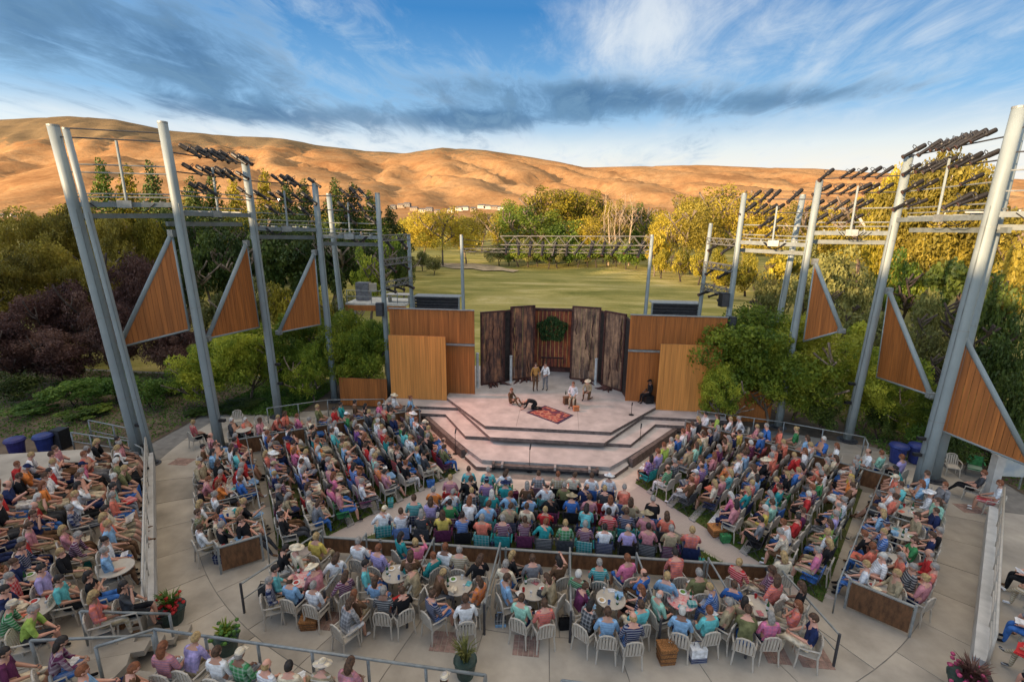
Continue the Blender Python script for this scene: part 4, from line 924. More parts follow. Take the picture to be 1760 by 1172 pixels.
for px, y, Y, w, mt in SCRUB:
    q_ += 1; c_ = {'near': 'bright green', 'dark': 'dark green', 'shrub': 'fresh green', 'yellowgreen': 'olive yellow', 'autumn': 'ochre', 'green': 'green', 'olive': 'grey olive'}[mt]
    SC_.setdefault(c_, []).append(px); nb = '%s scrub bush on the right slope' % c_; rank_ = sorted(v[0] for v in SCRUB if NMC[v[4]] == c_).index(px)
    nb += ', %s from the left of that colour' % ORD[rank_]
    ftree(px, y, Y, w, ['bush1', 'bush2', 'bush3'][q_ % 3], mt, nb, 'scrub_bush', 'bush', 'bush')
def fork_mesh():
    m = MB(); m.tube([(0, 0, -.02), (.0, 0, .12), (.005, 0, .24)], [.022, .018, .016], 9)
    for s_, pts in ((1, [(.005, 0, .23), (.05, 0, .34), (.085, .01, .46), (.12, .02, .62), (.13, .02, .78)]), (-1, [(.005, 0, .23), (-.035, 0, .33), (-.075, -.01, .45), (-.085, 0, .6), (-.11, .01, .8)]), (1, [(.07, 0, .40), (.03, .03, .52), (.02, .03, .7)]), (1, [(-.06, 0, .40), (-.13, .03, .52), (-.2, .03, .62)]), (1, [(.1, 0, .52), (.18, .02, .6), (.23, .02, .68)])):
        m.tube(pts, [.012-.002*k for k in range(len(pts))], 7)
    o = m.build('trunk_fork', bark_p, None, True); me = o.data; bpy.data.objects.remove(o); return me
TK['fork'] = fork_mesh()
ftree(1640, 232, 60, 215, 'near1', 'autumn', 'tall golden cottonwood with pale forked trunk behind the far right lamps', 'cottonwood', 'tree', 'fork')
ftree(1560, 262, 66, 120, 'near3', 'yellowgreen', 'olive cottonwood crown left of the pale forked trunk', 'cottonwood', 'tree', 'fork')
# bare pale poplars in front of the grove
for i, (px, yt, yb, lab) in enumerate([(1043, 325, 455, 'tallest bare pale poplar trunk right of the grove'), (1060, 350, 470, 'bare pale poplar trunk nearest the long truss'), (1072, 330, 450, 'thin bare pale poplar between two others'), (1088, 335, 462, 'bright bare poplar trunk left of the right back post'), (1052, 345, 440, 'leftmost thin bare poplar trunk')]):
    Y = 122-i*1.5; tp = atY(px, yt, Y); z0 = ground_z(tp.x, Y); t = thing('bare_poplar', lab, 'tree', (tp.x, Y, z0)); h = tp.z-z0; q = random.Random(i); m = MB()
    m.tube([(tp.x+q.uniform(-.2, .2)*k, Y, z0+h*k/5) for k in range(6)], [.22, .19, .16, .11, .07, .03], 7); m.build('trunk', M('poplar_bark', (.34, .25, .16), .9, .2, 3), t)
    m = MB()
    for k in range(26):
        u = q.uniform(.25, .97); z = z0+h*u; an = q.uniform(0, 6.28); L = 1.6*(1.1-u)+.5; m.tube([(tp.x, Y, z), (tp.x+math.cos(an)*L*.5, Y+math.sin(an)*L*.5, z+L*.6), (tp.x+math.cos(an)*L*.7, Y+math.sin(an)*L*.7, z+L*1.4)], [.045, .03, .012], 4)
    m.build('branches', MATS['poplar_bark'], t)
# distant riverside woods as one mass on each flank
def woods(lab, items, mat):
    m_all = []; rr = np.random.RandomState(5)
    for (x, y, h, w) in items:
        n = 900; d = rr.normal(size=(n, 3)); d /= np.linalg.norm(d, axis=1)[:, None]; c = np.array([x, y, ground_z(x, y)+h*.52])+d*np.array([w, w, h*.5])*(1-np.abs(rr.normal(size=(n, 1)))*.22)
        a = rr.normal(size=(n, 3)); a /= np.linalg.norm(a, axis=1)[:, None]; b = np.cross(a, rr.normal(size=(n, 3))); b /= np.linalg.norm(b, axis=1)[:, None]
        s = .42; m_all.append(np.stack([c-a*s, c+b*s*.7, c+a*s, c-b*s*.7], 1).reshape(-1, 3))
    V = np.concatenate(m_all); n = len(V)//4; me = bpy.data.meshes.new('woods'); me.vertices.add(4*n); me.vertices.foreach_set('co', V.ravel()); me.loops.add(4*n); me.loops.foreach_set('vertex_index', np.arange(4*n, dtype=np.int32)); me.polygons.add(n)
    me.polygons.foreach_set('loop_start', np.arange(0, 4*n, 4, dtype=np.int32)); me.polygons.foreach_set('loop_total', np.full(n, 4, dtype=np.int32)); me.update(calc_edges=True); me.validate(); me.materials.append(LG[mat])
    o = bpy.data.objects.new('woods', me); C.objects.link(o); tag(o, lab, 'woods', None, 'stuff')
ww = []
for i in range(46):
    x = -150+i*5.2+R_.uniform(-2, 2); ww.append((x, R_.uniform(165, 215), R_.uniform(8, 13), R_.uniform(3.5, 6)))
woods('distant band of yellowing riverside trees beyond the field', ww, 'yellowgreen')
ww = [(R_.uniform(60, 190), R_.uniform(110, 210), R_.uniform(8, 14), R_.uniform(4, 7)) for i in range(40)]
woods('distant golden riverside woods on the right', ww, 'autumn')
ww = [(-R_.uniform(70, 210), R_.uniform(90, 210), R_.uniform(9, 15), R_.uniform(4, 7)) for i in range(44)]
woods('distant brown and gold woods on the left', ww, 'autumn')
# understory at the field edge
for i in range(15):
    px = 858+i*17; ftree(px, 416+R_.uniform(-5, 8), 118-R_.uniform(0, 8), 58, R_.choice(['bush1', 'bush2']), 'green' if i % 3 else 'olive', '%s low bush from the left along the far edge of the field' % ORD[i], 'field_bush', 'bush', 'bush')
for i, (px, y, Y) in enumerate([(725, 432, 100), (745, 440, 94), (700, 445, 86), (1140, 430, 96), (1175, 425, 92), (1205, 430, 88), (1235, 425, 84), (1290, 430, 76)]):
    ftree(px, y, Y, 44, 'bush2', 'olive' if i < 3 else 'yellowgreen', ['small olive bush left of the left back post', 'small olive bush touching the left back post', 'small olive bush by the left lattice trusses', 'yellowish bush right of the right back post', 'yellowish bush left of the right lattice trusses', 'yellowish bush behind the right lattice trusses', 'yellowish bush right of the right lattice trusses', 'yellowish bush under the gantry above right cedar wall'][i], 'field_bush', 'bush', 'bush')
sheet('dirt_track', [(-40, 116), (-34, 121), (-27, 119), (-21, 120), (-15, 115), (-12, 109), (-8.5, 105), (-9.5, 101), (-12, 104), (-16, 103), (-19, 107), (-23, 106), (-26, 110), (-33, 110)], ground_z(-22, 108)+.12, M('dirt', (.42, .31, .18), .95, .2, .5))
# ---- houses at the foot of the hills
rf = M('roof_grey', (.12, .11, .11), .9, .2, 1); hw = [M('stucco_white', (.50, .45, .38), .9, .05, .5), M('stucco_tan', (.30, .22, .15), .9, .05, .5), M('stucco_grey', (.20, .18, .16), .9, .05, .5)]; gl = M('house_glass', (.03, .04, .05), .1, .1, 1)
hs = [(676, 354, 13, 2), (690, 352, 16, 1), (700, 350, 14, 2), (712, 357, 16, 1), (726, 360, 14, 0), (738, 358, 15, 2), (752, 362, 12, 1), (775, 360, 14, 0), (790, 357, 16, 0), (800, 356, 14, 0), (814, 358, 13, 1), (828, 353, 16, 0), (838, 354, 14, 0), (850, 355, 15, 1), (862, 356, 16, 0), (5, 372, 14, 2), (20, 375, 14, 0), (44, 376, 12, 1)]
for i, (px, py, w, m_) in enumerate(hs):
    Y = 760; p = atY(px, py, Y); x, z = p.x, hill_z(p.x, Y)-1; wv = w*Y/FPX*.8; z = max(z, p.z-5); H = 4.5
    t = thing('house', ('%s of the houses at the foot of the hills, counted from the left, %s walls' % (ORD[i] if i < 15 else ORD[i], ['white', 'tan', 'grey'][m_])) if i < 15 else '%s house at the far left foot of the hills' % {15: 'grey', 16: 'white', 17: 'tan'}[i], 'house', (x, Y, z), 0, 'houses below the hills')
    MB().box((x, Y, z+H/2), (wv, 9, H)).build('wall', hw[m_], t)
    a = .5; MB().add([(x-wv*.55, Y-5.2, z+H), (x+wv*.55, Y-5.2, z+H), (x+wv*.55, Y+5.2, z+H), (x-wv*.55, Y+5.2, z+H), (x-wv*.4, Y, z+H+2.2), (x+wv*.4, Y, z+H+2.2)], [(0, 1, 5, 4), (1, 2, 5), (2, 3, 4, 5), (3, 0, 4), (3, 2, 1, 0)]).build('roof', rf, t)
    for k in range(3): MB().box((x-wv*.3+wv*.3*k, Y-4.53, z+H-2.0), (1.4, .1, 1.2)).build('window', gl, t)

# ================================================================== PEOPLE
SKIN = {'fair': M('skin_fair', (.60, .31, .22), .5, .04, 6), 'tan': M('skin_tan', (.46, .245, .165), .5, .04, 6), 'brown': M('skin_brown', (.22, .11, .07), .5, .04, 6)}
HAIR = {'brown': M('hair_brown', (.075, .038, .020), .7, .3, 20), 'dark': M('hair_dark', (.020, .014, .011), .6, .3, 20), 'grey': M('hair_grey', (.26, .235, .21), .7, .15, 20), 'white': M('hair_white', (.50, .47, .42), .7, .1, 20), 'blond': M('hair_blond', (.36, .24, .105), .7, .2, 20), 'auburn': M('hair_auburn', (.18, .062, .025), .7, .2, 20)}
CL = {'white': (.84, .82, .78), 'cream': (.68, .58, .42), 'teal': (.030, .28, .28), 'aqua': (.14, .50, .50), 'light blue': (.25, .42, .60), 'blue': (.05, .15, .42), 'navy': (.018, .028, .085), 'black': (.014, .014, .016), 'grey': (.20, .20, .21), 'charcoal': (.055, .058, .065), 'red': (.48, .035, .035), 'coral': (.66, .18, .12), 'orange': (.68, .21, .05), 'pink': (.66, .18, .30), 'rose': (.52, .22, .24), 'purple': (.20, .08, .25), 'lilac': (.42, .34, .58), 'plum': (.13, .03, .08), 'green': (.05, .22, .08), 'lime': (.36, .50, .10), 'olive': (.16, .16, .07), 'khaki': (.36, .29, .18), 'brown': (.14, .075, .04), 'yellow': (.60, .45, .10), 'mint': (.32, .58, .45)}
def clothmat(k, v):
    m = bpy.data.materials.new('cloth_'+k.replace(' ', '_')); m.use_nodes = True; t = NT(m.node_tree)
    tc = t.n('ShaderNodeTexCoord').outputs['Object']; oi = t.n('ShaderNodeObjectInfo').outputs['Random']; sp_ = t.n('ShaderNodeSeparateXYZ', {0: tc}).outputs
    nz = t.n('ShaderNodeTexNoise', {'Vector': tc, 'Scale': 9.0, 'Detail': 5.0}).outputs[0]
    c = t.mix(t.n('ShaderNodeMapRange', {'Value': nz, 'From Min': .3, 'From Max': .7}).outputs[0], tuple(x*.55 for x in v), tuple(min(.9, x*1.25) for x in v))
    fr = t.math('ADD', 55.0, t.math('MULTIPLY', oi, 60.0))
    st = t.math('GREATER_THAN', t.math('SINE', t.math('MULTIPLY', sp_[2], fr)), .35); sx = t.math('GREATER_THAN', t.math('SINE', t.math('MULTIPLY', sp_[0], fr)), .45)
    stripes = t.math('MULTIPLY', st, t.math('GREATER_THAN', oi, .72)); plaid = t.math('MULTIPLY', t.math('MULTIPLY', t.math('ADD', st, sx), .5), t.math('LESS_THAN', oi, .22))
    alt = (.75, .73, .70) if sum(v) < .9 else (.10, .14, .28)
    c = t.mix(t.math('MULTIPLY', t.math('MAXIMUM', stripes, plaid), 0.0 if k in ('black', 'brown') else .34), c, alt)
    p = t.n('ShaderNodeBsdfPrincipled', {'Base Color': c, 'Roughness': .92, 'Specular IOR Level': .2}); bp = t.n('ShaderNodeBump', {'Strength': .7, 'Distance': .03, 'Height': nz}); t.t.links.new(bp.outputs[0], p.inputs['Normal'])
    t.n('ShaderNodeOutputMaterial', {0: p.outputs[0]}); return m
CM_ = {k: clothmat(k, v) for k, v in CL.items()}
SHIRTP = ['white']*20+['cream']*8+['teal']*3+['aqua']*3+['light blue']*8+['blue']*6+['navy']*9+['black']*14+['grey']*3+['charcoal']*5+['red']*9+['coral']*7+['orange']*3+['pink']*4+['rose']*9+['purple']*2+['lilac']*2+['plum']*3+['green']*4+['lime']*2+['olive']*3+['khaki']*5+['brown']*3+['yellow']*2+['mint']*2
PANTP = ['navy']*6+['khaki']*6+['black']*6+['blue']*7+['charcoal']*5+['grey']*3+['cream']*3+['white']*2+['brown']*2
# joint positions of each pose: seated figures look along +y, the seat is at z = .43
def pose(spine=(0, -.04, .76), chest=(0, -.07, .98), neck=(0, -.05, 1.13), head=(0, -.02, 1.27), hipz=.52, hands=((.12, .26, .66), (-.12, .26, .66)), elb=((.25, -.02, .77), (-.25, -.02, .77)), knee=((.11, .42, .50), (-.11, .42, .50)), ank=((.11, .46, .08), (-.11, .46, .08)), hip=(0, 0)):
    return dict(pel=(hip[0], hip[1], hipz), spine=spine, chest=chest, neck=neck, head=head, hands=hands, elb=elb, knee=knee, ank=ank)
POSES = {
 'sit': pose(),
 'recline': pose(spine=(0, -.10, .75), chest=(0, -.19, .95), neck=(0, -.20, 1.10), head=(0, -.17, 1.24), knee=((.12, .43, .52), (-.12, .43, .52)), ank=((.12, .66, .10), (-.10, .70, .12)), hands=((.10, .12, .68), (-.08, .16, .68)), elb=((.27, -.12, .72), (-.27, -.12, .72))),
 'lean': pose(spine=(0, .04, .76), chest=(0, .12, .95), neck=(0, .17, 1.09), head=(0, .22, 1.22), hands=((.08, .42, .62), (-.08, .42, .62)), elb=((.2, .25, .68), (-.2, .25, .68))),
 'cross': pose(knee=((.10, .42, .55), (-.02, .40, .60)), ank=((.10, .46, .08), (.20, .58, .32)), hands=((.13, .30, .70), (-.05, .30, .72)), elb=((.26, .02, .78), (-.24, .02, .78))),
 'arm': pose(hands=((.30, .36, 1.0), (-.10, .22, .68)), elb=((.32, .10, .84), (-.26, -.02, .76)), head=(-.02, -.02, 1.27)),
 'chin': pose(hands=((.06, .12, 1.10), (-.10, .24, .74)), elb=((.22, .16, .84), (-.2, .12, .76)), knee=((.13, .42, .50), (-.13, .42, .50))),
 'fold': pose(spine=(0, -.06, .76), chest=(0, -.11, .98), neck=(0, -.1, 1.13), head=(0, -.08, 1.27), hands=((-.10, .12, .90), (.10, .14, .86)), elb=((.25, .02, .82), (-.25, .02, .82)), ank=((.14, .60, .08), (-.14, .62, .08))),
 'turn': pose(head=(.05, -.03, 1.26), chest=(.02, -.07, .98), hands=((.16, .34, .64), (-.28, .12, .70)), elb=((.27, .06, .76), (-.33, -.06, .80)), knee=((.16, .41, .50), (-.06, .43, .50)), ank=((.18, .46, .08), (-.04, .38, .08))),
 'stand': pose(hipz=.95, spine=(0, -.01, 1.18), chest=(0, -.02, 1.38), neck=(0, -.01, 1.52), head=(0, .01, 1.66), hands=((.26, .06, .80), (-.26, .04, .80)), elb=((.27, -.04, 1.09), (-.27, -.04, 1.09)), knee=((.10, .03, .50), (-.10, .01, .50)), ank=((.13, .0, .09), (-.12, -.04, .09))),
 'stand2': pose(hipz=.95, spine=(0, -.01, 1.18), chest=(0, -.02, 1.38), neck=(0, .0, 1.52), head=(0, .03, 1.66), hands=((.22, .34, 1.12), (-.18, .32, 1.05)), elb=((.28, .04, 1.12), (-.28, .02, 1.10)), knee=((.10, .03, .50), (-.10, .01, .50)), ank=((.13, .0, .09), (-.12, -.06, .09))),
 'ground': pose(hipz=.14, spine=(0, -.06, .36), chest=(0, -.04, .56), neck=(0, .0, .70), head=(0, .05, .83), hands=((.15, .36, .36), (-.15, .36, .36)), elb=((.26, .1, .40), (-.26, .1, .40)), knee=((.16, .38, .42), (-.16, .38, .40)), ank=((.12, .60, .08), (-.12, .66, .08))),
 'kneel': pose(hipz=.42, spine=(0, .02, .64), chest=(0, .08, .85), neck=(0, .12, .99), head=(0, .16, 1.12), hands=((.12, .42, .52), (-.1, .38, .55)), elb=((.26, .2, .66), (-.26, .2, .66)), knee=((.12, .36, .50), (-.12, .25, .08)), ank=((.12, .40, .08), (-.12, -.18, .07))),
 'bow': pose(hipz=.34, spine=(0, .20, .48), chest=(0, .42, .50), neck=(0, .58, .44), head=(0, .70, .36), hands=((.2, .80, .06), (-.2, .80, .06)), elb=((.27, .58, .22), (-.27, .58, .22)), knee=((.14, .28, .08), (-.14, .28, .08)), ank=((.12, -.16, .07), (-.12, -.16, .07))),
}
def skin_body(ps, level=1):
    """one continuous skinned surface over the skeleton; returns verts, quads, regions"""
    V = []; E = []; Rr = []; T = []
    def j(p, r, par=None, reg='shirt'):
        V.append(Vector(p)); Rr.append(r if isinstance(r, tuple) else (r, r)); T.append(reg)
        if par is not None: E.append((par, len(V)-1))
        return len(V)-1
    pel = j(ps['pel'], (.15, .115), None, 'pants'); a = j(ps['spine'], (.14, .115), pel); b = j(ps['chest'], (.165, .115), a); n = j(ps['neck'], (.055, .055), b, 'skin')
    hd = j(Vector(ps['neck']).lerp(Vector(ps['head']), .45), (.05, .05), n, 'skin')
    ch = Vector(ps['chest']); nk = Vector(ps['neck']); tiltv = (nk-ch).normalized()
    for k, s in ((0, 1), (1, -1)):
        sh = j(ch+tiltv*.065+Vector((s*.165, 0, 0)), (.072, .068), b); el = j(ps['elb'][k], (.049, .047), sh); wr = Vector(ps['hands'][k]); e = Vector(ps['elb'][k])
        m_ = j(e.lerp(wr, .5), (.042, .042), el, 'fore'); w = j(wr, (.027, .027), m_, 'skin'); j(wr+(wr-e).normalized()*.075, (.034, .020), w, 'skin')
        hp = j(Vector(ps['pel'])+Vector((s*.095, .03, -.01)), (.10, .10), pel, 'pants'); kn = j(ps['knee'][k], (.070, .070), hp, 'pants'); an = Vector(ps['ank'][k]); K = Vector(ps['knee'][k])
        cf = j(K.lerp(an, .4), (.052, .052), kn, 'calf'); ak = j(an, (.036, .036), cf, 'calf'); d = Vector((0, 1, 0)) if an.z < .12 else Vector((0, .8, .6)); 
        if ps is POSES['bow'] or (ps is POSES['kneel'] and k == 1): d = Vector((0, -1, 0))
        j(an+d*.15-Vector((0, 0, .03)), (.038, .03), ak, 'shoe')
    me = bpy.data.meshes.new('tmp'); me.from_pydata(V, E, []); o = bpy.data.objects.new('tmp', me); S.collection.objects.link(o)
    o.modifiers.new('s', 'SKIN'); md = o.modifiers.new('u', 'SUBSURF'); md.levels = level; md.render_levels = level
    sv = me.skin_vertices[0].data if me.skin_vertices else None
    if sv is None:
        bm_ = None
    for i, r in enumerate(Rr): sv[i].radius = r
    sv[0].use_root = True
    dg = bpy.context.evaluated_depsgraph_get(); ev = o.evaluated_get(dg); m2 = ev.to_mesh()
    vs = [v.co.copy() for v in m2.vertices]; fs = [tuple(p.vertices) for p in m2.polygons]
    ev.to_mesh_clear(); bpy.data.objects.remove(o); bpy.data.meshes.remove(me)
    # region of each face: nearest bone (child joint names it)
    A = np.array([V[e[0]] for e in E]); B = np.array([V[e[1]] for e in E]); regs = [T[e[1]] for e in E]
    Fc = np.array([sum((vs[k] for k in f), Vector())/len(f) for f in fs]); out = []
    D = B-A; L2 = (D**2).sum(1)
    for c in Fc:
        t = np.clip(((c-A)*D).sum(1)/L2, 0, 1); q = A+D*t[:, None]; k = int(((q-c)**2).sum(1).argmin()); out.append(regs[k] if not (regs[k] == 'skin' and T[E[k][0]] == 'fore' and False) else 'skin')
    return vs, fs, out
def head_parts(m, ps, style, lo=False):
    """head with face, ears, hair; slots 0 skin 1 hair 2 top 3 trousers 4 shoes 5 dark"""
    h = Vector(ps['head']); nk = Vector(ps['neck']); up = (h-nk).normalized(); f = Vector((0, 1, 0)); f = (f-up*f.dot(up)).normalized(); r = f.cross(up)
    if abs(ps['head'][0]) > .03: f = (f+r*.45).normalized(); r = f.cross(up)
    def T_(v): return h+r*v[0]+f*v[1]+up*v[2]
    q = MB()
    def shp(d):
        d = d.copy()
        if d.z < -.2: d.x *= 1-.28*min(1, (-d.z-.2)); d.y *= 1-.10*(-d.z-.2)
        return d
    nu, nv = (8, 6) if lo else (12, 9)
    q.ell((0, 0, 0), (.076, .096, .118), nu, nv, 0, shp)
    if not lo:
        q.add([(-.014, .086, -.025), (.014, .086, -.025), (0, .112, -.022), (0, .088, .018)], [(0, 2, 3), (2, 1, 3), (1, 2, 0)], 0)
        for s in (-1, 1):
            q.ell((s*.030, .083, .008), (.011, .007, .007), 6, 4, 5); q.ell((s*.076, -.004, -.008), (.010, .020, .030), 6, 5, 0); q.box((s*.030, .089, .024), (.024, .006, .005), 0, 1)
        q.box((0, .086, -.054), (.038, .008, .008), 0, 5)
    hn = (8, 6) if lo else (14, 10)
    if style in ('short', 'long', 'bun'):
        q.ell((0, -.008, .012), (.083, .101, .120), *hn, 1, None, lambda c: c.z > .035 or (c.y < .02 and c.z > -.055) or (abs(c.x) > .055 and c.y < .045 and c.z > -.01))
    if style == 'long': q.ell((0, -.055, -.075), (.092, .060, .145), 10, 7, 1, None, lambda c: True)
    if style == 'bun': q.ell((0, -.095, .06), (.042, .042, .042), 8, 6, 1)
    if style == 'bald': q.ell((0, -.012, -.005), (.081, .097, .095), *hn, 1, None, lambda c: c.z < .045 and c.z > -.055 and c.y < .015)
    if style in ('cap', 'sunhat'):
        q.ell((0, -.012, -.002), (.080, .098, .10), *hn, 1, None, lambda c: c.z < .03 and c.z > -.06 and c.y < .01)
        q.ell((0, 0, .028), (.088, .104, .105), 12, 8, 6, None, lambda c: c.z > 0)
        if style == 'cap': q.box((0, .125, .036), (.12, .09, .012), 0, 6, -.15)
        else: q.lathe([(.085, .03), (.19, .022), (.19, .028), (.088, .042)], (0, 0, 0), 16, 6)
    m.add([T_(v) for v in q.v], q.f, q.m)
    if not lo:                                   # five fingers and a thumb on each hand
        for k, s in ((0, 1), (1, -1)):
            wr = Vector(ps['hands'][k]); e = Vector(ps['elb'][k]); d = (wr-e).normalized(); sd = d.cross(Vector((0, 0, 1))); sd = sd.normalized() if sd.length > .1 else Vector((1, 0, 0)); dn = sd.cross(d)*-1
            if dn.z > 0: dn = -dn
            for i, L in enumerate((.062, .074, .070, .055)):
                b = wr+d*.085+sd*(-.027+.018*i); m.tube([b, b+d*L*.5+dn*.008, b+d*L*.8+dn*.034], [.009, .0085, .006], 4, 0)
            b = wr+d*.03+sd*(.026*s); m.tube([b, b+d*.03+sd*.028*s, b+d*.062+sd*.022*s+dn*.012], [.010, .009, .007], 4, 0)
BODY = {}
PN = ['sit', 'recline', 'lean', 'cross', 'arm', 'chin', 'fold', 'turn', 'stand', 'stand2', 'ground', 'kneel', 'bow']
def body_arrays(pn, style, sleeves, legs, lo=False):
    key = (pn, lo)
    if key not in BODY: BODY[key] = skin_body(POSES[pn], 0 if lo else 1)
    vs, fs, rg_ = BODY[key]; m = MB()
    mp = {'shirt': 2, 'pants': 3, 'skin': 0, 'fore': 2 if sleeves == 'long' else 0, 'calf': 3 if legs == 'long' else 0, 'shoe': 4}
    m.add(vs, fs, [mp[r] for r in rg_])
    head_parts(m, POSES[pn], style, lo); return m
PM = {}
def person_mesh(pn, style, sleeves, legs):
    k = (pn, style, sleeves, legs)
    if k not in PM:
        m = body_arrays(*k); me = bpy.data.meshes.new('person'); me.from_pydata([tuple(v) for v in m.v], [], m.f)
        for _ in range(7): me.materials.append(MATS['black_plastic'])
        me.polygons.foreach_set('material_index', m.m); me.polygons.foreach_set('use_smooth', [True]*len(m.f)); me.update(); PM[k] = me
    return PM[k]
class Pn:                                            # one spectator
    def __init__(s, x, y, z, face, where, shirt=None, hair=None, style=None, pose=None, chair='white', pants=None, ind=None, lab=None, skin=None):
        q = R_; s.x, s.y, s.z, s.face, s.where = x, y, z, face, where
        s.shirt = shirt or q.choice(SHIRTP); s.hair = hair or q.choice(['brown']*9+['dark']*6+['grey']*6+['white']*2+['blond']*4+['auburn']*4)
        s.style = style or q.choice(['short']*8+['long']*6+['bun']*2+(['bald']*2 if s.hair in ('grey', 'white', 'brown') else ['short'])+['cap']+(['sunhat'] if q.random() < .35 else ['short']))
        s.pose = pose or q.choice(['sit']*4+['recline']*2+['lean']*2+['cross']*3+['arm', 'chin', 'fold', 'fold', 'turn', 'turn'])
        s.pants = pants or q.choice(PANTP); s.sl = q.choice(['short', 'short', 'short', 'long']); s.lg = q.choice(['long', 'short']); s.skin = skin or q.choice(['fair']*6+['tan']*5+['brown']); s.chair = chair; s.hat = q.choice(['white', 'cream', 'khaki', 'cream', 'navy'])
        s.sc = q.uniform(1.04, 1.18); s.lab = lab; s.ind = ind; s.shoe = q.choice(['black', 'brown', 'white', 'charcoal'])
    def hairword(s):
        return {'short': '%s hair', 'long': 'long %s hair', 'bun': '%s hair in a bun', 'bald': 'thin %s hair', 'cap': 'a cap', 'sunhat': 'a sun hat'}[s.style] % (() if s.style in ('cap', 'sunhat') else (s.hair,)) if s.style not in ('cap', 'sunhat') else {'cap': 'a %s cap' % s.hat, 'sunhat': 'a %s sun hat' % s.hat}[s.style]
PEOPLE = []
def face_to(x, y, tx=0.0, ty=25.0): return math.atan2(-(tx-x), ty-y)
def add(*a, **k): p = Pn(*a, **k); PEOPLE.append(p); return p
# --- centre lawn
CY = [17.55, 16.72, 15.92, 15.15, 14.4]; ROWN = ['front', 'second', 'third', 'fourth', 'back']
HX = [(-2.9, 2.6), (-3.5, 3.0), (-4.0, 3.9), (-4.5, 4.3), (-5.3, 4.9)]
FIX = {0: ['aqua', 'aqua', 'white', 'grey', 'khaki', 'cream', 'white', 'white', 'coral', 'grey'], 1: ['rose', 'black', 'purple', 'teal', 'brown', 'white', 'olive', 'navy', 'charcoal', 'coral', 'coral'], 2: ['orange', 'white', 'charcoal', 'teal', 'light blue', 'light blue', 'black', 'blue', 'rose', 'white', 'khaki', 'black'], 3: ['teal', 'lilac', 'green', 'white', 'light blue', 'khaki', 'cream', 'red', 'aqua', 'red', 'navy', 'rose', 'coral', 'charcoal'], 4: ['white', 'white', 'charcoal', 'yellow', 'blue', 'coral', 'plum', 'plum', 'teal', 'green', 'plum', 'white', 'lilac', 'rose', 'khaki', 'coral']}
CAMPC = ['teal', 'navy', 'charcoal', 'red', 'plum', 'navy', 'green', 'black', 'black', 'blue', 'charcoal', 'plum']
for r, Y in enumerate(CY):
    x0, x1 = HX[r]; n = int((x1-x0)/.66)+1; i = 0
    for k in range(n):
        if R_.random() < .05: continue
        x = x0+(x1-x0)*k/(n-1)+R_.uniform(-.06, .06); sh = FIX[r][min(i, len(FIX[r])-1)]; i += 1
        add(x, Y+R_.uniform(-.06, .06), G+.02, R_.uniform(-.12, .12)-x*.04, ('centre lawn', ROWN[r], i), shirt=sh, chair='camp_'+R_.choice(CAMPC), pose=R_.choice(['sit', 'sit', 'fold', 'turn', 'cross', 'chin', 'lean']))
# --- side lawns
for sgn, nm in ((-1, 'left'), (1, 'right')):
    NR = 8
    for r in range(NR):
        c = cA+.22+(r+.3)*(cB-cA-.15)/NR; L = row_len(c); a = .55; i = 0
        while a < L-.35:
            if R_.random() > .035:
                p = side_pt(sgn, a, c+R_.uniform(-.07, .07)); i += 1
                f = math.atan2(-(-sgn*.70), .72)*1.0
                add(p.x, p.y, G+.02, math.atan2(sgn*.80, .6)*.92+R_.uniform(-.2, .2), (nm+' lawn', ORD[NR-1-r], i), chair='white' if R_.random() < .7 else 'camp_'+R_.choice(CAMPC))
            a += R_.uniform(.60, .70)
    # table boxes beyond the rail
    for k in range(5):
        for q, (u, v) in enumerate([(.18, .45), (.18, 1.15), (.5, .40), (.82, 1.3), (.52, 1.75), (.8, .6), (.2, 1.75)]):
            a0 = aA.lerp(aB, (k+((.42+.55*u) if k == 0 else u*.92))/5.0); p = Vector((a0.x, a0.y))+Vector((.82, -.57))*v
            if R_.random() < .9: add(sgn*p.x, p.y, G, math.atan2(sgn*.85, .55)+R_.uniform(-.5, .5), (nm+' table boxes', ['nearest', 'second', 'third', 'fourth', 'farthest'][k]+' box', q+1))
    # upper boxes behind the brown wall
    for k in range(16):
        t_ = (k+.4)/16; b0 = WA.lerp(WB, t_); nn = Vector((.55, .83)); p = b0+nn*R_.choice([.45, 1.05]); 
        if R_.random() < .92: add(sgn*p.x, p.y, G, math.atan2(sgn*.9, .35)+R_.uniform(-.5, .5), (nm+' upper boxes', None, k+1))
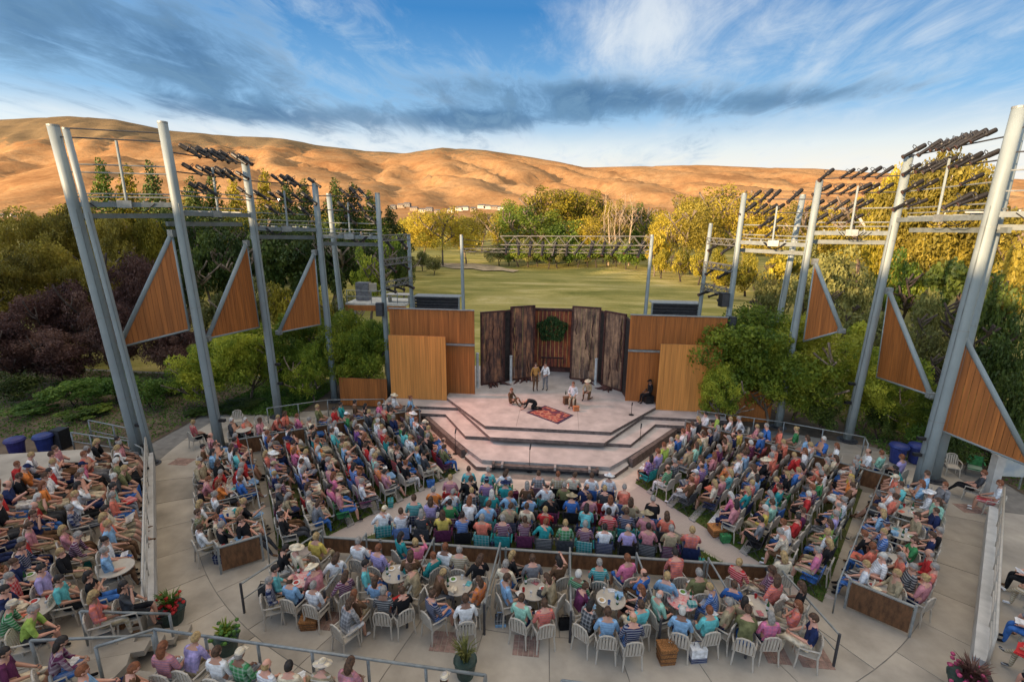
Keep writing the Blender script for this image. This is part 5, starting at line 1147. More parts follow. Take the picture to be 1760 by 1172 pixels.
# --- front table boxes (positions and clothes read from the photograph)
FB = [ # px, py of head, shirt, hair, style, pose, face(deg from +y, + left), box
 (512, 948, 'cream', 'grey', 'sunhat', 'sit', -35, 1), (545, 928, 'yellow', 'blond', 'short', 'sit', -10, 1), (475, 982, 'aqua', 'dark', 'short', 'sit', -60, 1), (545, 985, 'rose', 'white', 'sunhat', 'lean', 60, 1), (590, 990, 'plum', 'brown', 'long', 'turn', 40, 1), (540, 1008, 'white', 'grey', 'short', 'sit', -10, 1), (617, 935, 'white', 'grey', 'short', 'cross', -5, 1),
 (652, 948, 'lilac', 'auburn', 'short', 'sit', -20, 2), (630, 975, 'aqua', 'dark', 'short', 'sit', -70, 2), (612, 1020, 'brown', 'auburn', 'long', 'fold', -10, 2), (632, 1020, 'teal', 'brown', 'short', 'sit', -30, 2), (660, 1020, 'charcoal', 'grey', 'short', 'sit', 0, 2), (690, 1018, 'black', 'brown', 'short', 'cross', 40, 2), (715, 985, 'khaki', 'brown', 'short', 'lean', 70, 2),
 (766, 945, 'white', 'auburn', 'short', 'sit', -10, 3), (822, 963, 'black', 'brown', 'long', 'turn', 20, 3), (748, 988, 'brown', 'blond', 'short', 'lean', -60, 3), (822, 1000, 'orange', 'brown', 'long', 'sit', 60, 3), (745, 1025, 'navy', 'brown', 'short', 'cross', -40, 3), (800, 1035, 'white', 'brown', 'short', 'sit', 15, 3),
 (870, 975, 'cream', 'grey', 'short', 'sit', -15, 4), (960, 965, 'brown', 'dark', 'long', 'arm', 30, 4), (873, 1000, 'light blue', 'brown', 'short', 'sit', -60, 4), (952, 998, 'khaki', 'brown', 'long', 'lean', 60, 4), (897, 1032, 'mint', 'brown', 'short', 'sit', -20, 4), (935, 1040, 'coral', 'brown', 'short', 'sit', 20, 4),
 (1000, 985, 'green', 'white', 'short', 'recline', -30, 5), (1077, 965, 'pink', 'auburn', 'short', 'sit', 25, 5), (994, 1012, 'plum', 'brown', 'short', 'lean', -60, 5), (1100, 1015, 'navy', 'auburn', 'long', 'sit', 60, 5), (1044, 1058, 'light blue', 'brown', 'short', 'sit', 0, 5), (1087, 1068, 'navy', 'blond', 'bald', 'sit', 10, 5),
 (1148, 988, 'light blue', 'blond', 'short', 'recline', -20, 6), (1200, 990, 'olive', 'grey', 'short', 'sit', 10, 6), (1135, 1025, 'mint', 'white', 'bald', 'sit', -60, 6), (1235, 1015, 'blue', 'blond', 'short', 'lean', 60, 6), (1172, 1055, 'light blue', 'white', 'short', 'sit', -15, 6), (1218, 1052, 'aqua', 'auburn', 'short', 'sit', 15, 6),
 (1262, 1000, 'blue', 'brown', 'short', 'recline', -20, 7), (1278, 1010, 'white', 'blond', 'short', 'sit', -50, 7), (1330, 1000, 'coral', 'brown', 'long', 'turn', 30, 7), (1365, 1040, 'coral', 'auburn', 'long', 'fold', 55, 7), (1395, 1070, 'navy', 'brown', 'short', 'cross', 70, 7), (1285, 1065, 'olive', 'brown', 'short', 'lean', -20, 7), (1345, 960, 'cream', 'blond', 'long', 'sit', 10, 7)]
FB += [(465, 1002, 'navy', 'grey', 'short', 'sit', -60, 1), (575, 960, 'white', 'brown', 'long', 'turn', 30, 1), (706, 958, 'brown', 'brown', 'long', 'sit', 10, 2), (672, 940, 'khaki', 'grey', 'short', 'sit', 0, 2), (590, 1045, 'grey', 'brown', 'long', 'lean', -30, 2), (790, 950, 'khaki', 'grey', 'short', 'sit', 0, 3), (778, 1040, 'rose', 'brown', 'short', 'sit', -5, 3), (915, 965, 'grey', 'brown', 'short', 'sit', 10, 4), (1030, 970, 'teal', 'grey', 'short', 'sit', 0, 5), (1008, 1045, 'charcoal', 'dark', 'long', 'lean', -35, 5), (1175, 985, 'rose', 'auburn', 'short', 'sit', 0, 6), (1250, 1040, 'khaki', 'grey', 'short', 'sit', 45, 6), (1310, 985, 'black', 'dark', 'long', 'sit', 20, 7), (1375, 1010, 'black', 'brown', 'long', 'sit', 50, 7)]
def headpt(px, py, zb=G): return at(px, py, zb+1.24)
cnt = {}
TBL = [(520, 992), (681, 985), (787, 1005), (917, 1013), (1050, 1028), (1172, 1030), (1302, 1040)]
for px, py, sh, hr, stl, ps, fd, bx in FB:
    p = headpt(px, py); cnt[bx] = cnt.get(bx, 0)+1
    add(p.x, p.y, G, math.radians(fd), ('front box', ORD[bx-1], cnt[bx]), shirt=sh, hair=hr, style=stl, pose=ps, ind=True)
for b_, (px, py) in enumerate(TBL):
    c = at(px, py, G+.74)
    for q in range(9):
        an = q*2*PI/9+.3*b_; rr_ = .78 if q % 2 else .98; x, y = c.x+math.cos(an)*rr_*1.0, c.y+math.sin(an)*rr_
        if y > 13.45 or y < 10.75: continue
        cnt[b_+1] += 1; add(x, y, G, face_to(x, y, c.x, c.y+1.2)+R_.uniform(-.2, .2), ('front box', ORD[b_], cnt[b_+1]))
# --- terrace nearest the camera
for i, (px, py, sh, hr, stl, ps) in enumerate([(283, 1118, 'rose', 'auburn', 'long', 'sit'), (322, 1112, 'lilac', 'blond', 'short', 'lean'), (375, 1125, 'white', 'brown', 'short', 'sit'), (415, 1130, 'green', 'grey', 'cap', 'sit'), (460, 1146, 'white', 'blond', 'bald', 'sit'), (498, 1148, 'cream', 'dark', 'short', 'sit'), (545, 1160, 'khaki', 'grey', 'sunhat', 'lean'), (590, 1158, 'rose', 'brown', 'long', 'lean'), (765, 1168, 'navy', 'brown', 'cap', 'sit'), (795, 1166, 'khaki', 'blond', 'short', 'sit')]):
    p = at(px, py, TZ+1.24); add(p.x, p.y, TZ, R_.uniform(-.3, .1), ('terrace nearest the camera', None, i+1), shirt=sh, hair=hr, style=stl, pose=ps, ind=True)
# --- left terrace: hand placed near ones, then rows
LTN = [(35, 1058, 'lime', 'grey', 'short', 'lean', -60), (80, 1120, 'plum', 'dark', 'long', 'bow' and 'lean', -40), (75, 985, 'lilac', 'dark', 'short', 'sit', -60), (160, 990, 'black', 'dark', 'long', 'fold', -50), (165, 1030, 'coral', 'blond', 'long', 'sit', -50), (215, 1010, 'charcoal', 'dark', 'long', 'chin', -60), (165, 990, 'white', 'blond', 'short', 'sit', -50), (105, 1000, 'aqua', 'dark', 'short', 'sit', -60), (12, 1130, 'plum', 'dark', 'short', 'sit', -50), (165, 1150, 'light blue', 'auburn', 'short', 'recline', -40), (205, 1165, 'brown', 'auburn', 'short', 'lean', -40)]
for i, (px, py, sh, hr, stl, ps, fd) in enumerate(LTN):
    p = at(px, py, TZ+1.24); add(p.x, p.y, TZ, math.radians(fd), ('near end of the left terrace', None, i+1), shirt=sh, hair=hr, style=stl, pose=ps, ind=True)
used = [(p.x, p.y) for p in PEOPLE if p.where[0] == 'near end of the left terrace']
d_ = Vector((-7.0, 8.0)).normalized(); e_ = Vector((-.75, -.66))
for r in range(7):
    off = .55+r*.98+(.35 if r > 3 else 0); i = 0
    for k in range(17):
        if r in (3,) and k % 2: pass
        p = Vector((-10.9, 10.5))+Vector((-d_.y*.0, 0))+d_*(k*.66-1.1)+Vector((-d_.y, d_.x))*off+Vector((R_.uniform(-.07, .07), R_.uniform(-.07, .07)))
        if any(math.hypot(p.x-a, p.y-b) < .62 for a, b in used): continue
        if p.y < 8.5 or R_.random() < .07: continue
        i += 1; add(p.x, p.y, TZ, math.radians(-52)+R_.uniform(-.25, .25), ('left terrace', ORD[r], i))
# --- right terrace
for i, (px, py) in enumerate([(1772, 958), (1790, 990), (1772, 1022), (1795, 1050), (1765, 1082), (1750, 1112), (1782, 1135), (1745, 1160), (1775, 1180)]):
    p = at(px, py, TZ+1.24); a_, b_ = Vector((17.6, 18.95)), Vector((10.9, 10.75)); n_ = Vector((b_.y-a_.y, -(b_.x-a_.x))).normalized(); n_ = n_ if n_.x > 0 else -n_
    dd = (Vector((p.x, p.y))-a_).dot(n_); p = Vector((p.x, p.y))+n_*(.78+.1*(i % 3)-dd)
    add(p.x, p.y, TZ, math.radians(50), ('right terrace', None, i+1), pose=['sit', 'cross', 'chin'][i % 3], shirt=['navy', 'black', 'plum', 'coral', 'brown', 'charcoal', 'black', 'navy', 'mint'][i], ind=True)
# --- people standing apart
add(*headpt(333, 728).xy, G, -.5, ('x', None, 0), shirt='red', hair='blond', style='short', pose='sit', ind=True, pants='black', lab='usher in a red shirt seated alone on the walk at the left')
add(*headpt(1680, 812).xy, G, .75, ('x', None, 0), shirt='charcoal', hair='auburn', style='short', pose='recline', ind=True, pants='black', lab='person in dark clothes stretching long black legs beside the green chair at right')
add(*headpt(1716, 835).xy, G, .9, ('x', None, 0), shirt='white', hair='auburn', style='short', pose='sit', ind=True, pants='red', lab='person in white shirt and red skirt seated alone at the right walk')
add(*headpt(1514, 780).xy, G, .5, ('x', None, 0), shirt='mint', hair='auburn', style='short', pose='sit', ind=True, lab='person in a mint green shirt in front of the blue bins at right')
add(*headpt(1548, 790).xy, G, .5, ('x', None, 0), shirt='lilac', hair='auburn', style='short', pose='sit', ind=True, pants='black', lab='person in a lilac shirt between the mint shirt and the thick pole')
add(*headpt(1595, 850).xy, G, .9, ('x', None, 0), shirt='white', hair='white', style='sunhat', pose='sit', ind=True, lab='person in white with a wide pale hat right of the thick pole')
add(*headpt(350, 770).xy, G, -1.0, ('x', None, 0), shirt='brown', hair='dark', style='short', pose='sit', ind=True, lab='person in brown at the far outer corner of the left table boxes')
for p in PEOPLE[-7:]: p.hat = 'white'
# keep clear of one another and of the poles
kept = []; occ = {}
for p in sorted(PEOPLE, key=lambda p: not p.ind):
    k = (int(p.x/.6), int(p.y/.6)); bad = False
    for dx in (-1, 0, 1):
        for dy in (-1, 0, 1):
            for q in occ.get((k[0]+dx, k[1]+dy), []):
                if math.hypot(q.x-p.x, q.y-p.y) < (.40 if p.ind else .50): bad = True
    for key, (b, t) in P.items():
        if math.hypot(b.x-p.x, b.y-p.y) < .75: bad = True
    if not bad: occ.setdefault(k, []).append(p); kept.append(p)
PEOPLE = kept
PEOPLE.sort(key=lambda p: (not p.ind, (Vector((p.x, p.y, p.z+1))-CAM).length))
# --- chairs
def chair_arrays(kind):
    m = MB()                                        # monobloc garden chair facing +y
    seat = MB().box((0, .02, .42), (.46, .46, .025)); seat.box((0, .24, .405), (.46, .03, .05)); 
    back = MB(); n = 8
    for i in range(n+1): pass
    for i in range(5): back.box((-.16+.08*i, -.235-.0, .65), (.055, .022, .42), 0, 0, .13)
    pts = [(-.24, -.21, .42), (-.235, -.25, .66), (-.19, -.275, .84), (-.08, -.285, .90), (.08, -.285, .90), (.19, -.275, .84), (.235, -.25, .66), (.24, -.21, .42)]; back.tube(pts, .022, 6)
    arms = [MB().tube([(s*.25, -.23, .66), (s*.28, -.02, .66), (s*.27, .2, .645), (s*.25, .23, .42)], .022, 6) for s in (-1, 1)]
    legs = [MB().tube([(s*.22, y, .42), (s*.25, y*1.18, 0)], [.026, .02], 6) for s in (-1, 1) for y in (.21, -.22)]
    return seat, back, arms, legs
def camp_arrays():
    seat = MB().box((0, .03, .36), (.50, .44, .02)); seat.box((0, .24, .33), (.50, .02, .07))
    back = MB().box((0, -.22, .60), (.50, .02, .44), 0, 0, .16)
    arms = [MB().box((s*.29, 0, .60), (.06, .44, .02)) for s in (-1, 1)]
    legs = [MB().tube([(s*.26, .23, 0), (s*.27, -.20, .42), (s*.27, -.27, .84)], .013, 5) for s in (-1, 1)]+[MB().tube([(s*.27, -.24, 0), (s*.27, .22, .60)], .013, 5) for s in (-1, 1)]
    return seat, back, arms, legs
CHM = {}
def chair_meshes(kind):
    if kind in CHM: return CHM[kind]
    if kind == 'white': s, b, a, l = chair_arrays('w'); m1 = m2 = white_p
    else: s, b, a, l = camp_arrays(); m1 = CM_[kind[5:]]; m2 = steel_d
    def mk(x, nm, m, sm=True): o = x.build(nm, m); me = o.data; bpy.data.objects.remove(o); return me
    r = [('seat', mk(s, 'seat', m1)), ('backrest', mk(b, 'backrest', m1))]+[('armrest', mk(x, 'armrest', m1)) for x in a]+[('leg', mk(x, 'leg', m2)) for x in l]
    CHM[kind] = r; return r
NCH = [0]
def put_chair(kind, x, y, z, face, label, group, parts):
    NCH[0] += 1
    nm = 'garden_chair' if kind == 'white' else 'camp_chair'; t = thing(nm, label, 'chair', (x, y, z), face, group)
    for n_, me in chair_meshes(kind): o = bpy.data.objects.new(n_, me); C.objects.link(o); o.parent = t
    return t
def whereword(w):
    a, b, i = w
    if a == 'centre lawn': return '%s from the left in the %s row of the centre lawn' % (ORD[i-1], b)
    if a.endswith(' lawn'): return '%s from the aisle in the %s row of the %s' % (ORD[i-1], b, a)
    if a.endswith('table boxes'): return '%s in the %s of the %s' % (ORD[i-1], b, a)
    if a == 'front box': return '%s person of the %s front box from the left' % (ORD[i-1], b)
    if a == 'left terrace': return '%s along the %s row behind the left terrace railing' % (ORD[i-1], b)
    return '%s on the %s' % (ORD[i-1], a)
NIND = 300
crowd, cchair = {}, []
for n_, p in enumerate(PEOPLE):
    if n_ < NIND:
        o = bpy.data.objects.new('person', person_mesh(p.pose, p.style, p.sl, p.lg)); C.objects.link(o); o.location = (p.x, p.y, p.z); o.rotation_euler = (0, 0, p.face); o.scale = (p.sc, p.sc, .55*p.sc+.45)
        for sl, mt in enumerate((SKIN[p.skin], HAIR[p.hair], CM_[p.shirt], CM_[p.pants], CM_[p.shoe], CM_['brown'], CM_[p.hat])): o.material_slots[sl].link = 'OBJECT'; o.material_slots[sl].material = mt
        hw_ = p.hairword(); lab = p.lab or '%s top and %s, %s' % (p.shirt, hw_, whereword(p.where))
        if len(lab.split()) > 16: lab = '%s top, %s' % (p.shirt, whereword(p.where))
        tag(o, lab, 'person', None if p.lab else 'seated spectators')
        cl = ('white plastic' if p.chair == 'white' else p.chair[5:]+' fabric camp')+' chair '
        ww_ = whereword(p.where) if p.where[0] != 'x' else 'under the '+p.lab[:p.lab.find(' in ')] if False else whereword(p.where)
        if p.where[0] == 'x': l2 = 'chair under the '+' '.join(p.lab.split()[:9])
        elif p.where[0] == 'front box': l2 = cl+'under the '+whereword(p.where)
        else: l2 = cl+whereword(p.where)
        put_chair(p.chair, p.x, p.y, p.z, p.face, ' '.join(l2.split()[:16]), 'chairs of the audience', True)
    else: crowd.setdefault(0, []).append(p); cchair.append(p)
# the remaining, farther spectators read as one mass
def merge(items, name, label):
    allm = []; mats = []; idx = {}
    V = []; F = []; Mi = []; o_ = 0
    for me_v, fs, ms, mtx in items:
        A = np.array(me_v)@np.array(mtx.to_3x3()).T+np.array(mtx.translation); V.append(A)
        for f, m in zip(fs, ms):
            if m.name not in idx: idx[m.name] = len(mats); mats.append(m)
            F.append(tuple(i+o_ for i in f)); Mi.append(idx[m.name])
        o_ += len(A)
    me = bpy.data.meshes.new(name); me.from_pydata(np.concatenate(V).tolist(), [], F)
    for m in mats: me.materials.append(m)
    me.polygons.foreach_set('material_index', Mi); me.polygons.foreach_set('use_smooth', [True]*len(F)); me.update(); o = bpy.data.objects.new(name, me); C.objects.link(o); return tag(o, label, name.replace('_', ' '), None, 'stuff')
it, ic = [], []
cache = {}
for p in crowd.get(0, []):
    k = (p.pose, p.style, p.sl, p.lg)
    if k not in cache: m = body_arrays(*k, lo=True); cache[k] = ([tuple(v) for v in m.v], m.f, m.m)
    v, f, ms = cache[k]; mt = (SKIN[p.skin], HAIR[p.hair], CM_[p.shirt], CM_[p.pants], CM_[p.shoe], CM_['brown'], CM_[p.hat])
    mtx = Matrix.Translation((p.x, p.y, p.z)) @ Matrix.Rotation(p.face, 4, 'Z') @ Matrix.Scale(p.sc, 4)
    it.append((v, f, [mt[q] for q in ms], mtx))
    for n_, me in chair_meshes(p.chair):
        kk = me.name
        if kk not in cache: cache[kk] = ([tuple(x.co) for x in me.vertices], [tuple(x.vertices) for x in me.polygons], None)
        v2, f2, _ = cache[kk]; ic.append((v2, f2, [me.materials[0]]*len(f2), Matrix.Translation((p.x, p.y, p.z)) @ Matrix.Rotation(p.face, 4, 'Z')))
print('PEOPLE', len(PEOPLE), 'crowd', len(it))
if it: merge(it, 'crowd', 'farther spectators on the lawn rows nearest the stage and upper boxes'); merge(ic, 'rows_of_chairs', 'chairs under the farther spectators near the stage')
# ---- actors
def actor(px, py, pose_, face, lab, shirt, pants, hair, style='short', skin='tan', sl='long', lg='long', hat='brown', z=0.0, sc=1.0):
    p = at(px, py, z); o = bpy.data.objects.new('person', person_mesh(pose_, style, sl, lg)); C.objects.link(o); o.location = (p.x, p.y, z); o.rotation_euler = (0, 0, math.radians(face)); o.scale = (sc, sc, sc)
    for i, mt in enumerate((SKIN[skin], HAIR[hair], CM_[shirt], CM_[pants], CM_['black'], CM_['brown'], CM_[hat])): o.material_slots[i].link = 'OBJECT'; o.material_slots[i].material = mt
    return tag(o, lab, 'person', 'actors on the stage')
MATS.pop('x', None); CM_['ochre'] = M('cloth_ochre', (.40, .20, .05), .85, .1, 5, .1)
actor(920, 672, 'stand', 200, 'standing actor in a long ochre coat seen from behind, left of the white shirt', 'ochre', 'brown', 'brown', hat='khaki')
actor(937, 671, 'stand2', 150, 'standing actor in white shirt and grey trousers facing the ochre coat', 'white', 'grey', 'brown')
actor(878, 694, 'ground', -120, 'actor in reddish brown crouching at the left of the stage', 'brown', 'brown', 'auburn')
actor(922, 703, 'bow', 95, 'actor in black bowed down to the floor at the carpet', 'black', 'black', 'dark', hat='black')
actor(984, 697, 'sit', 170, 'seated actor in white shirt and red waistcoat right of the carpet', 'white', 'khaki', 'auburn')
actor(1011, 686, 'kneel', 150, 'actor in khaki and cream kneeling below the inner right screen', 'khaki', 'brown', 'white', style='sunhat', hat='cream')
actor(1114, 692, 'sit', 110, 'figure all in black seated at the edge of the right light screen', 'black', 'black', 'dark', style='cap', hat='black', skin='brown')
tw = MB().lathe([(.20, 0), (.20, .4), (.17, .43)], at(984, 697, 0), 10).build('wooden_stool', M('stool_wood', (.12, .06, .03), .7, .2, 5), loc=at(984, 697, 0)); tag(tw, 'round wooden stool under the seated actor in white', 'stool')
crate('black_box', 'dark box under the figure in black at the right', 1114, 692, (.45, .45, .42), black, .3, 'box')
crate('wooden_crate', 'small brown crate with a bottle beside the seated actor in white', 974, 694, (.36, .3, .38), MATS['stool_wood'], .3)
p = at(972, 690, 0); tag(MB().lathe([(.035, .42), (.035, .56), (.012, .62), (.012, .68)], p, 8).build('bottle', M('bottle_dark', (.02, .04, .03), .15), loc=p), 'dark bottle standing on the small crate on the stage', 'bottle')
crate('leather_satchel', 'small tan bag on the floor in front of the seated actor in white', 990, 706, (.3, .18, .24), M('tan_leather', (.45, .16, .06), .6, .1, 6), .3, 'bag')
# ---- tables with food
def table(x, y, lab, z=G, r=.41, cloth=None):
    t = thing('round_table', lab, 'table', (x, y, z)); b = Vector((x, y, z))
    MB().lathe([(r-.02, .70), (r, .71), (r, .735), (r-.015, .74)], b, 22).build('tabletop', cloth or white_p, t)
    for k in range(4): a = PI/4+k*PI/2; MB().tube([b+Vector((math.cos(a)*.12, math.sin(a)*.12, .7)), b+Vector((math.cos(a)*r*.8, math.sin(a)*r*.8, 0))], .02, 6).build('leg', white_p, t)
bg = M('bottle_green', (.02, .09, .03), .15, .1, 3); food = [M('food_red', (.45, .05, .04), .7, .3, 9), M('food_tan', (.5, .33, .16), .8, .3, 9), M('food_green', (.12, .25, .05), .8, .3, 9)]
def table_items(x, y, tn, seed, z=G):
    q = random.Random(seed); zt = z+.742
    spots = [(math.cos(a)*.27, math.sin(a)*.27) for a in (.3, 1.35, 2.4, 3.45, 4.5, 5.5)]; q.shuffle(spots)
    def pl(i): return (x+spots[i][0]+q.uniform(-.04, .04), y+spots[i][1]+q.uniform(-.04, .04), zt)
    c = pl(0); t = thing('plate', 'white plate of %s on the %s' % (['red fruit', 'bread', 'salad'][seed % 3], tn), 'plate', c); MB().lathe([(.06, 0), (.11, .015), (.115, .02)], c, 14).build('dish', M('china', (.72, .72, .70), .3), t); MB().ell((c[0], c[1], c[2]+.025), (.07, .07, .03), 8, 5).build('food', food[seed % 3], t)
    c = pl(1); t = thing('wine_bottle', 'green glass bottle on the %s' % tn, 'bottle', c); MB().lathe([(.037, 0), (.038, .19), (.014, .25), (.014, .31)], c, 9).build('glass', bg, t); MB().lathe([(.0385, .06), (.0385, .15)], c, 9).build('paper_label', M('china', (.7, .7, .7), .3), t)
    c = pl(2); tag(MB().lathe([(.03, 0), (.042, .12), (.040, .12), (.028, .005)], c, 10).build('cup', CM_[['red', 'blue', 'white'][seed % 3]], loc=c), '%s cup on the %s' % (['red', 'blue', 'white'][seed % 3], tn), 'cup')
    c = pl(3); tag(MB().box((c[0], c[1], c[2]+.045), (.22, .16, .09), q.uniform(0, 3)).box((c[0], c[1], c[2]+.097), (.235, .175, .015), 0).build('food_box', CM_[['light blue', 'teal', 'cream', 'charcoal'][seed % 4]], loc=c), '%s picnic box on the %s' % (['light blue', 'teal', 'cream', 'grey'][seed % 4], tn), 'food box')
    c = pl(4); t = MB().lathe([(.03, 0), (.005, .01), (.005, .08), (.035, .11), (.032, .17)], c, 10).build('wine_glass', M('clear_glass', (.5, .5, .5), .08, .02, 1), loc=c); tag(t, 'wine glass on the %s' % tn, 'glass')
    c = pl(5); tag(MB().box((c[0], c[1], c[2]+.006), (.2, .14, .008), q.uniform(0, 3)).box((c[0]+.01, c[1], c[2]+.014), (.14, .1, .006), q.uniform(0, 3)).build('napkin', CM_[['coral', 'white', 'aqua'][seed % 3]], loc=c), 'folded %s napkin on the %s' % (['coral', 'white', 'aqua'][seed % 3], tn), 'napkin')
flower = M('cloth_print', (.66, .10, .12), .85, .3, 9, col2=(.7, .62, .55))
for i, (px, py) in enumerate([(520, 992), (681, 985), (787, 1005), (917, 1013), (1050, 1028), (1172, 1030), (1302, 1040)]):
    p = at(px, py, G+.74); nm = 'table of the %s front box' % ORD[i]; table(p.x, p.y, 'round table of the %s front box from the left%s' % (ORD[i], ', red flowered cloth' if i in (0, 5) else ''), cloth=flower if i in (0, 5) else None); table_items(p.x, p.y, nm, i)
for s, nm in ((-1, 'left'), (1, 'right')):
    for k in range(5):
        a0 = aA.lerp(aB, (k+.5)/5.0); p = Vector((a0.x, a0.y))+Vector((.82, -.57))*1.0; table(s*p.x, p.y, 'round white table in the %s box of the %s table boxes' % (['nearest', 'second', 'third', 'fourth', 'farthest'][k], nm), r=.4)
        table_items(s*p.x, p.y, 'table of the %s %s box' % (['nearest', 'second', 'third', 'fourth', 'farthest'][k], nm), k+3*(s+1))
for i, (px, py, lb) in enumerate([(28, 1000, 'white table at the left edge among the terrace seats'), (60, 1045, 'white table behind the person in lime at lower left'), (200, 975, 'small white table near the corner of the left terrace railing')]):
    p = at(px, py, TZ+.74); table(p.x, p.y, lb, TZ, .42)
    if i < 2: table_items(p.x, p.y, ['table at the left edge', 'table behind the person in lime'][i], i+5, TZ)
p = at(1728, 800, G+.74); 
# ---- loose belongings
def basket(px, py, lab, w=.42, d=.32, h=.34, m=None, z=G, rz=.2):
    p = at(px, py, z); t = thing('picnic_basket', lab, 'basket', p); m = m or M('wicker', (.27, .115, .035), .8, .3, 30, .5)
    MB().box(p+Vector((0, 0, h/2)), (w, d, h), rz, taper=.88).build('body', m, t); MB().box(p+Vector((0, 0, h+.02)), (w+.03, d+.03, .04), rz).build('lid', m, t)
    MB().tube([p+Vector((-.15, 0, h)), p+Vector((-.12, 0, h+.16)), p+Vector((.12, 0, h+.16)), p+Vector((.15, 0, h))], .015, 6).build('handle', m, t)
    for k in range(3): MB().box(p+Vector((0, 0, h*(.2+.3*k))), (w*(.93+.03*k)+.012, d*(.93+.03*k)+.012, .02), rz).build('hoop', MATS['stool_wood'], t)
basket(1144, 1135, 'tall brown wicker basket behind the sixth front box', .42, .34, .46); basket(533, 1075, 'brown wicker basket with white cloth outside the first front box', .45, .4, .26); basket(1231, 918, 'round orange brown basket beside the white blanket on the right lawn', .5, .45, .28, M('wicker_orange', (.42, .17, .05), .8, .2, 30, .4)); basket(205, 1075, 'brown basket under the corner of the left terrace railing', .42, .3, .3, z=TZ)
def bag(px, py, lab, c1, c2, w=.4, d=.25, h=.36, z=G, rz=.2):
    p = at(px, py, z); t = thing('cooler_bag', lab, 'bag', p); MB().box(p+Vector((0, 0, h*.18)), (w, d, h*.36), rz).build('base', CM_[c2], t); MB().box(p+Vector((0, 0, h*.66)), (w-.01, d-.01, h*.6), rz).build('body', CM_[c1], t)
    MB().tube([p+Vector((-.1, 0, h)), p+Vector((-.08, 0, h+.13)), p+Vector((.08, 0, h+.13)), p+Vector((.1, 0, h))], .012, 5).build('strap', CM_[c2], t)
bag(1197, 1132, 'white and navy cooler bag behind the sixth front box', 'white', 'navy', .42, .28, .42); bag(612, 1068, 'tall white and grey bag at the post of the second front box', 'white', 'charcoal', .42, .3, .55); bag(672, 1062, 'pink bag hanging low behind a chair of the second front box', 'pink', 'purple', .22, .12, .3); bag(990, 1085, 'pale cloth bag on the ground in the fifth front box', 'cream', 'grey', .3, .2, .3)
bag(545, 1062, 'small red bag beside the wicker basket of the first front box', 'coral', 'navy', .25, .2, .2); bag(455, 1020, 'dark bag at the outer post of the first front box', 'charcoal', 'black', .3, .2, .3); bag(860, 1072, 'dark bag under the chairs of the fourth front box', 'charcoal', 'light blue', .3, .24, .26); bag(970, 1078, 'black bag at the right rail of the fourth front box', 'black', 'black', .3, .2, .28); bag(1262, 895, 'pale cooler bag on the white blanket of the right lawn', 'cream', 'light blue', .3, .25, .25)
p = at(1250, 890, G+.1); tag(MB().slab([at(1215, 900, G+.11), at(1270, 905, G+.11), at(1285, 880, G+.11), at(1238, 872, G+.11)], .03).build('blanket', CM_['white']), 'white blanket spread at the aisle end of the right lawn', 'blanket')
p = at(655, 985, G+.95)
# bins, speaker, umbrella chairs, sign, post
def bin_(px, py, lab, col, z=G):
    p = at(px, py, z); t = thing('wheelie_bin', lab, 'bin', p); m = M('bin_'+col, {'blue': (.02, .035, .16), 'violet': (.035, .03, .14)}[col], .45, .1, 4)
    MB().lathe([(.27, .03), (.33, .72), (.36, .74), (.36, .8)], p, 14).build('body', m, t); MB().lathe([(.40, .80), (.41, .84), (.36, .93), (.15, .99), (.03, 1.0)], p, 14).build('lid', m, t); MB().box(p+Vector((0, -.36, .84)), (.2, .06, .05)).build('handle', m, t)
bin_(32, 785, 'violet blue bin at the left edge', 'violet'); bin_(80, 778, 'blue bin next to the black speaker at the left', 'blue'); bin_(1540, 795, 'blue bin partly hidden by the person in mint', 'blue'); bin_(1572, 795, 'blue bin just left of the thick pole', 'blue')
p = at(108, 770, G); t = thing('loudspeaker', 'black floor loudspeaker right of the two bins at the left', 'loudspeaker', p); MB().box(p+Vector((0, 0, .5)), (.55, .5, 1.0)).build('cabinet', black, t); MB().box(p+Vector((0, -.26, .5)), (.48, .02, .9)).build('grille', steel_d, t)
put_chair('white', *at(410, 735, G).xy, G, -2.6, 'empty white plastic chair facing the walk beside the second big pole', None, True); put_chair('white', *at(450, 745, G).xy, G, -2.4, 'empty white plastic chair at the left end of the upper boxes', None, True)
put_chair('white', *at(1600, 815, G).xy, G, 2.0, 'empty white plastic chair directly right of the thick pole', None, True); put_chair('white', *at(1633, 815, G).xy, G, 2.8, 'empty white plastic chair between the pole and the green chair', None, True); put_chair('camp_green', *at(1672, 815, G).xy, G, 2.6, 'dark green camp chair behind the person with long black legs', None, True)
p = at(423, 772, G); t = thing('white_stand_table', 'small round white table top on a thin pole beside the left upper boxes', 'table', p); MB().lathe([(.33, 1.0), (.34, 1.03)], p, 18).build('tabletop', white_p, t); MB().tube([p, p+Vector((0, 0, 1.0))], .03, 8).build('pole', galv, t); MB().lathe([(.2, 0), (.2, .03)], p, 12).build('foot', galv, t)
p = at(1700, 850, G); tag(MB().box(p+Vector((0, 0, .9)), (.32, .32, 1.8)).box(p+Vector((0, 0, 1.82)), (.38, .38, .05)).build('concrete_post', MATS['pale_concrete'], loc=p), 'pale square concrete post under the largest right sail', 'post')
p = at(1728, 840, G); t = thing('sign_board', 'pale framed sign board beside the concrete post at right', 'sign', p); MB().box(p+Vector((0, 0, 1.0)), (1.1, .06, .8)).build('board', M('sign_print', (.30, .36, .42), .6, .3, 1.5, col2=(.62, .60, .50)), t)
for x in (-.5, .5): MB().box(p+Vector((x, 0, .5)), (.05, .05, 1.0)).build('leg', galv, t)
